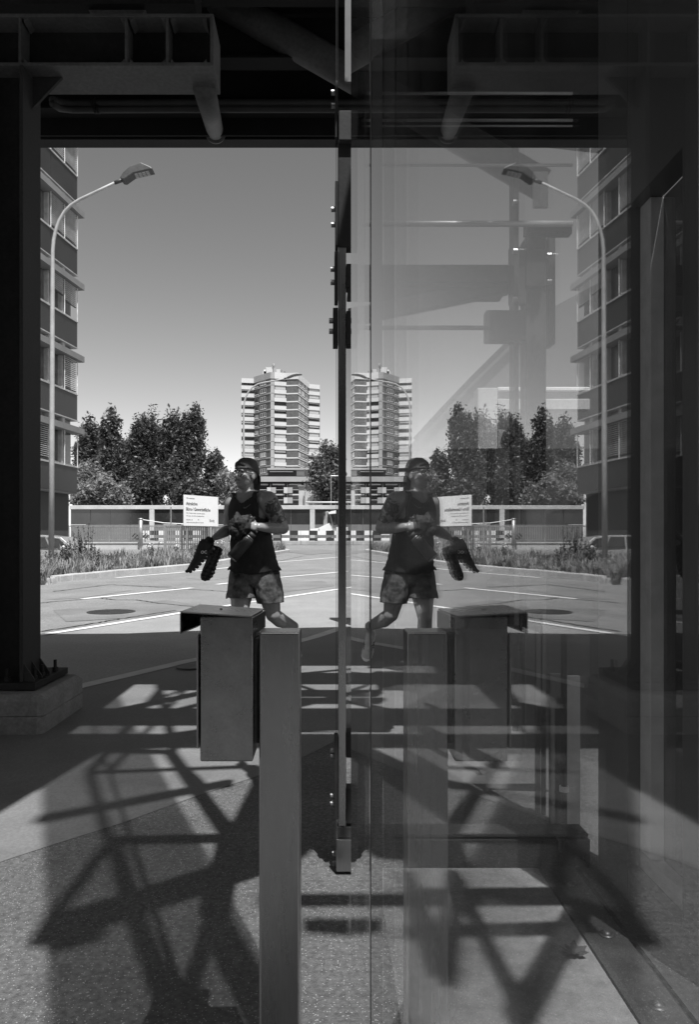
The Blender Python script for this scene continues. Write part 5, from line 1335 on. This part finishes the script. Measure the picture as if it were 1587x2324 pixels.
# ------------------------------------------------------------------ shoes
def shoe_mesh(heel, toe, up, L, name, upper, sole_m, parent=None, thingargs=None, logo=False, stripes=False):
    x = (toe - heel).normalized(); z = (up - x * up.dot(x)).normalized(); y = z.cross(x)
    def Q(u, v, w_): return heel + x * u * L + y * v * L + z * w_ * L
    root = parent or thing('running_shoe', heel, *thingargs)
    prof = [(.0, .10, .10, .34), (.05, .13, .03, .40), (.15, .145, .0, .41), (.28, .14, .0, .37), (.42, .135, .0, .30), (.58, .155, .0, .235), (.74, .175, .01, .19), (.88, .165, .03, .15), (.97, .11, .06, .12), (1.0, .05, .085, .105)]
    um = MB(); rows = []
    for (u, wd, lo, hi) in prof:
        o = len(um.v); rows.append(o)
        for k in range(12):
            a = 2 * math.pi * k / 12; c, s = math.cos(a), math.sin(a)
            vv = wd * (abs(c) ** .7) * (1 if c > 0 else -1) * (1 if s < 0 else (1 - .45 * s * (hi / .41)))
            ww = (lo + hi) / 2 + .06 + s * (hi - lo) / 2; um.v.append(tuple(Q(u, vv, ww)))
    for i in range(len(rows) - 1):
        for k in range(12): um.f.append((rows[i] + k, rows[i] + (k + 1) % 12, rows[i + 1] + (k + 1) % 12, rows[i + 1] + k))
    um.f += [tuple(rows[0] + k for k in range(12)), tuple(rows[-1] + k for k in range(12))]
    uo = um.build('upper', upper, root, smooth=True, fixn=True)
    sl = MB(); out = []
    for (u, wd) in ((.0, .07), (.05, .12), (.15, .145), (.3, .14), (.42, .13), (.58, .155), (.74, .18), (.88, .165), (.97, .11), (1.02, .04)): out.append((u, wd))
    poly = [Q(u, wd, 0.06 + (.07 * max(0, u - .75) / .25)) for u, wd in out] + [Q(u, -wd, 0.06 + (.07 * max(0, u - .75) / .25)) for u, wd in out[::-1]]
    sl.prism(poly, z * L * .07); sl.build('midsole', sole_m, root, bevel=.002)
    lg = MB()
    for (u, wd) in ((.06, .11), (.16, .14), (.27, .14), (.38, .13), (.49, .135), (.60, .155), (.71, .175), (.82, .17), (.92, .13)):
        for sd_ in (-1, 1):
            c = Q(u, sd_ * wd * .62, .045 + (.07 * max(0, u - .75) / .25)); lg.ell(c, (.05 * L, wd * .42 * L, .045 * L), Matrix((x, y, z)).transposed(), 10, 6)
    struct(lg.build('sole_lugs', sole_m, root, smooth=True), 'stuff')
    lc_ = MB()
    for k in range(4):
        u = .36 + k * .085; lc_.tube([Q(u, -.055, .345 - k * .036), Q(u + .02, 0, .398 - k * .04), Q(u, .055, .345 - k * .036)], .0035, 5)
    lc_.build('laces', upper, root)
    if stripes:
        for k in range(3):
            sdv = -1; MB().tube([Q(.36 + k * .09, sdv * .15, .10), Q(.42 + k * .08, sdv * .128, .20), Q(.46 + k * .08, sdv * .10, .29 - k * .02)], .006, 6).build('stripe', M_BLK, root)
            MB().tube([Q(.36 + k * .09, .15, .10), Q(.42 + k * .08, .128, .20), Q(.46 + k * .08, .10, .29 - k * .02)], .006, 6).build('stripe', M_BLK, root)
    return root, Q
wr1 = bpy.data.objects.new('worn_shoe', None); col.objects.link(wr1); wr1.parent = man; ORG[wr1] = PO
shoe_mesh(J(1268, 2010, .42), J(1330, 2345, .50), Vector((.2, -1, .1)), .275, 'worn', M_SHOEW, M_WHITE, wr1, stripes=True)
wr2 = bpy.data.objects.new('worn_shoe', None); col.objects.link(wr2); wr2.parent = man; ORG[wr2] = PO
h2 = Vector((aR.x + .03, aR.y + .06, .004)); shoe_mesh(h2, h2 + Vector((-.11, -.25, 0)), Vector((0, 0, 1)), .275, 'worn', M_SHOEW, M_WHITE, wr2, stripes=True)
r1, Q1 = shoe_mesh(J(492, 1188, -.17), J(276, 1420, -.21), Vector((-.70, -.25, .60)), .275, 'carried', M_SHOE, M_SOLE, None, ('black running shoe held lower left in the runner hand, sole to the right', 'shoe', 'carried shoes'))
text('OC', .030, mat('logo_white', .6, .5), 'shoe_logo', r1, J(338, 1236, -.268), (1, 0, .03), (0, 0, 1), .002, bold=.001)
shoe_mesh(J(545, 1175, -.09), J(425, 1462, -.11), Vector((-.62, .75, .25)), .28, 'carried', M_SHOE, M_SOLE, None, ('black running shoe hanging behind the other, scalloped sole facing the viewer', 'shoe', 'carried shoes'))
lcs = MB()
for k in range(3):
    lcs.tube([J(455 + 14 * k, 1110, -.13), J(420 + 10 * k, 1150, -.2), J(385 + 30 * k, 1195, -.22), J(430 + 12 * k, 1180, -.2)], .003, 5)
lcs.build('hanging_laces', M_SHOE, r1)
# ------------------------------------------------------------------ bottle and bundled jacket
b0, b1 = J(662, 1278, -.31), J(838, 1075, -.29); bd = (b1 - b0).normalized(); BLn = (b1 - b0).length
bt_ = thing('drinking_bottle', b0, 'dark insulated drinking bottle with steel rings hanging from the runner hand', 'bottle')
MB().tube([b0 - bd * .012, b0 - bd * .008, b0], [.036, .043, .044], 20).build('base_ring', M_BOLT, bt_, smooth=True)
MB().tube([b0 + bd * .001, b0.lerp(b1, .92), b1], [.0445, .0445, .038], 20).build('flask_body', M_BOTTLE, bt_, smooth=True)
MB().tube([b1 + bd * .001, b1 + bd * .010], [.038, .036], 20).build('neck_ring', M_BOLT, bt_, smooth=True)
MB().tube([b1 + bd * .011, b1 + bd * .045], [.031, .030], 16).build('lid', M_BLACK, bt_, smooth=True)
MB().tube([b1 + bd * .03 + Vector((.03, 0, .01)), b1 + bd * .06 + Vector((.02, 0, 0)), b1 + bd * .07, b1 + bd * .05 + Vector((-.03, 0, .01))], .007, 8).build('carry_loop', M_BLACK, bt_, smooth=True)
jk = MB(); jc = J(735, 955, -.30)
jk.ell(jc, (.064, .050, .076), None, 64, 44)
vv2 = []
for v in jk.v:
    p = Vector(v); d = (p - jc); n1 = noise.noise(p * 22) * .022 + abs(noise.noise(p * 44)) * .022 + abs(noise.noise(p * 15)) * .026; vv2.append(tuple(p + d.normalized() * n1))
jk.v = vv2
jo = thing('bundled_jacket', jc, 'crumpled dark jacket bundled against the runner chest', 'jacket')
jk.build('bundle', mat('jacket_cloth', .014, .75, nscale=20, namt=.3, bump=.6, bscale=45), jo, smooth=True)
sl2 = MB(); sl2.tube([J(690, 960, -.33), J(665, 1010, -.32), J(700, 1050, -.30), J(760, 1030, -.3)], [.03, .028, .024, .012], 12); sl2.build('sleeve', MATS['jacket_cloth'], jo, smooth=True)
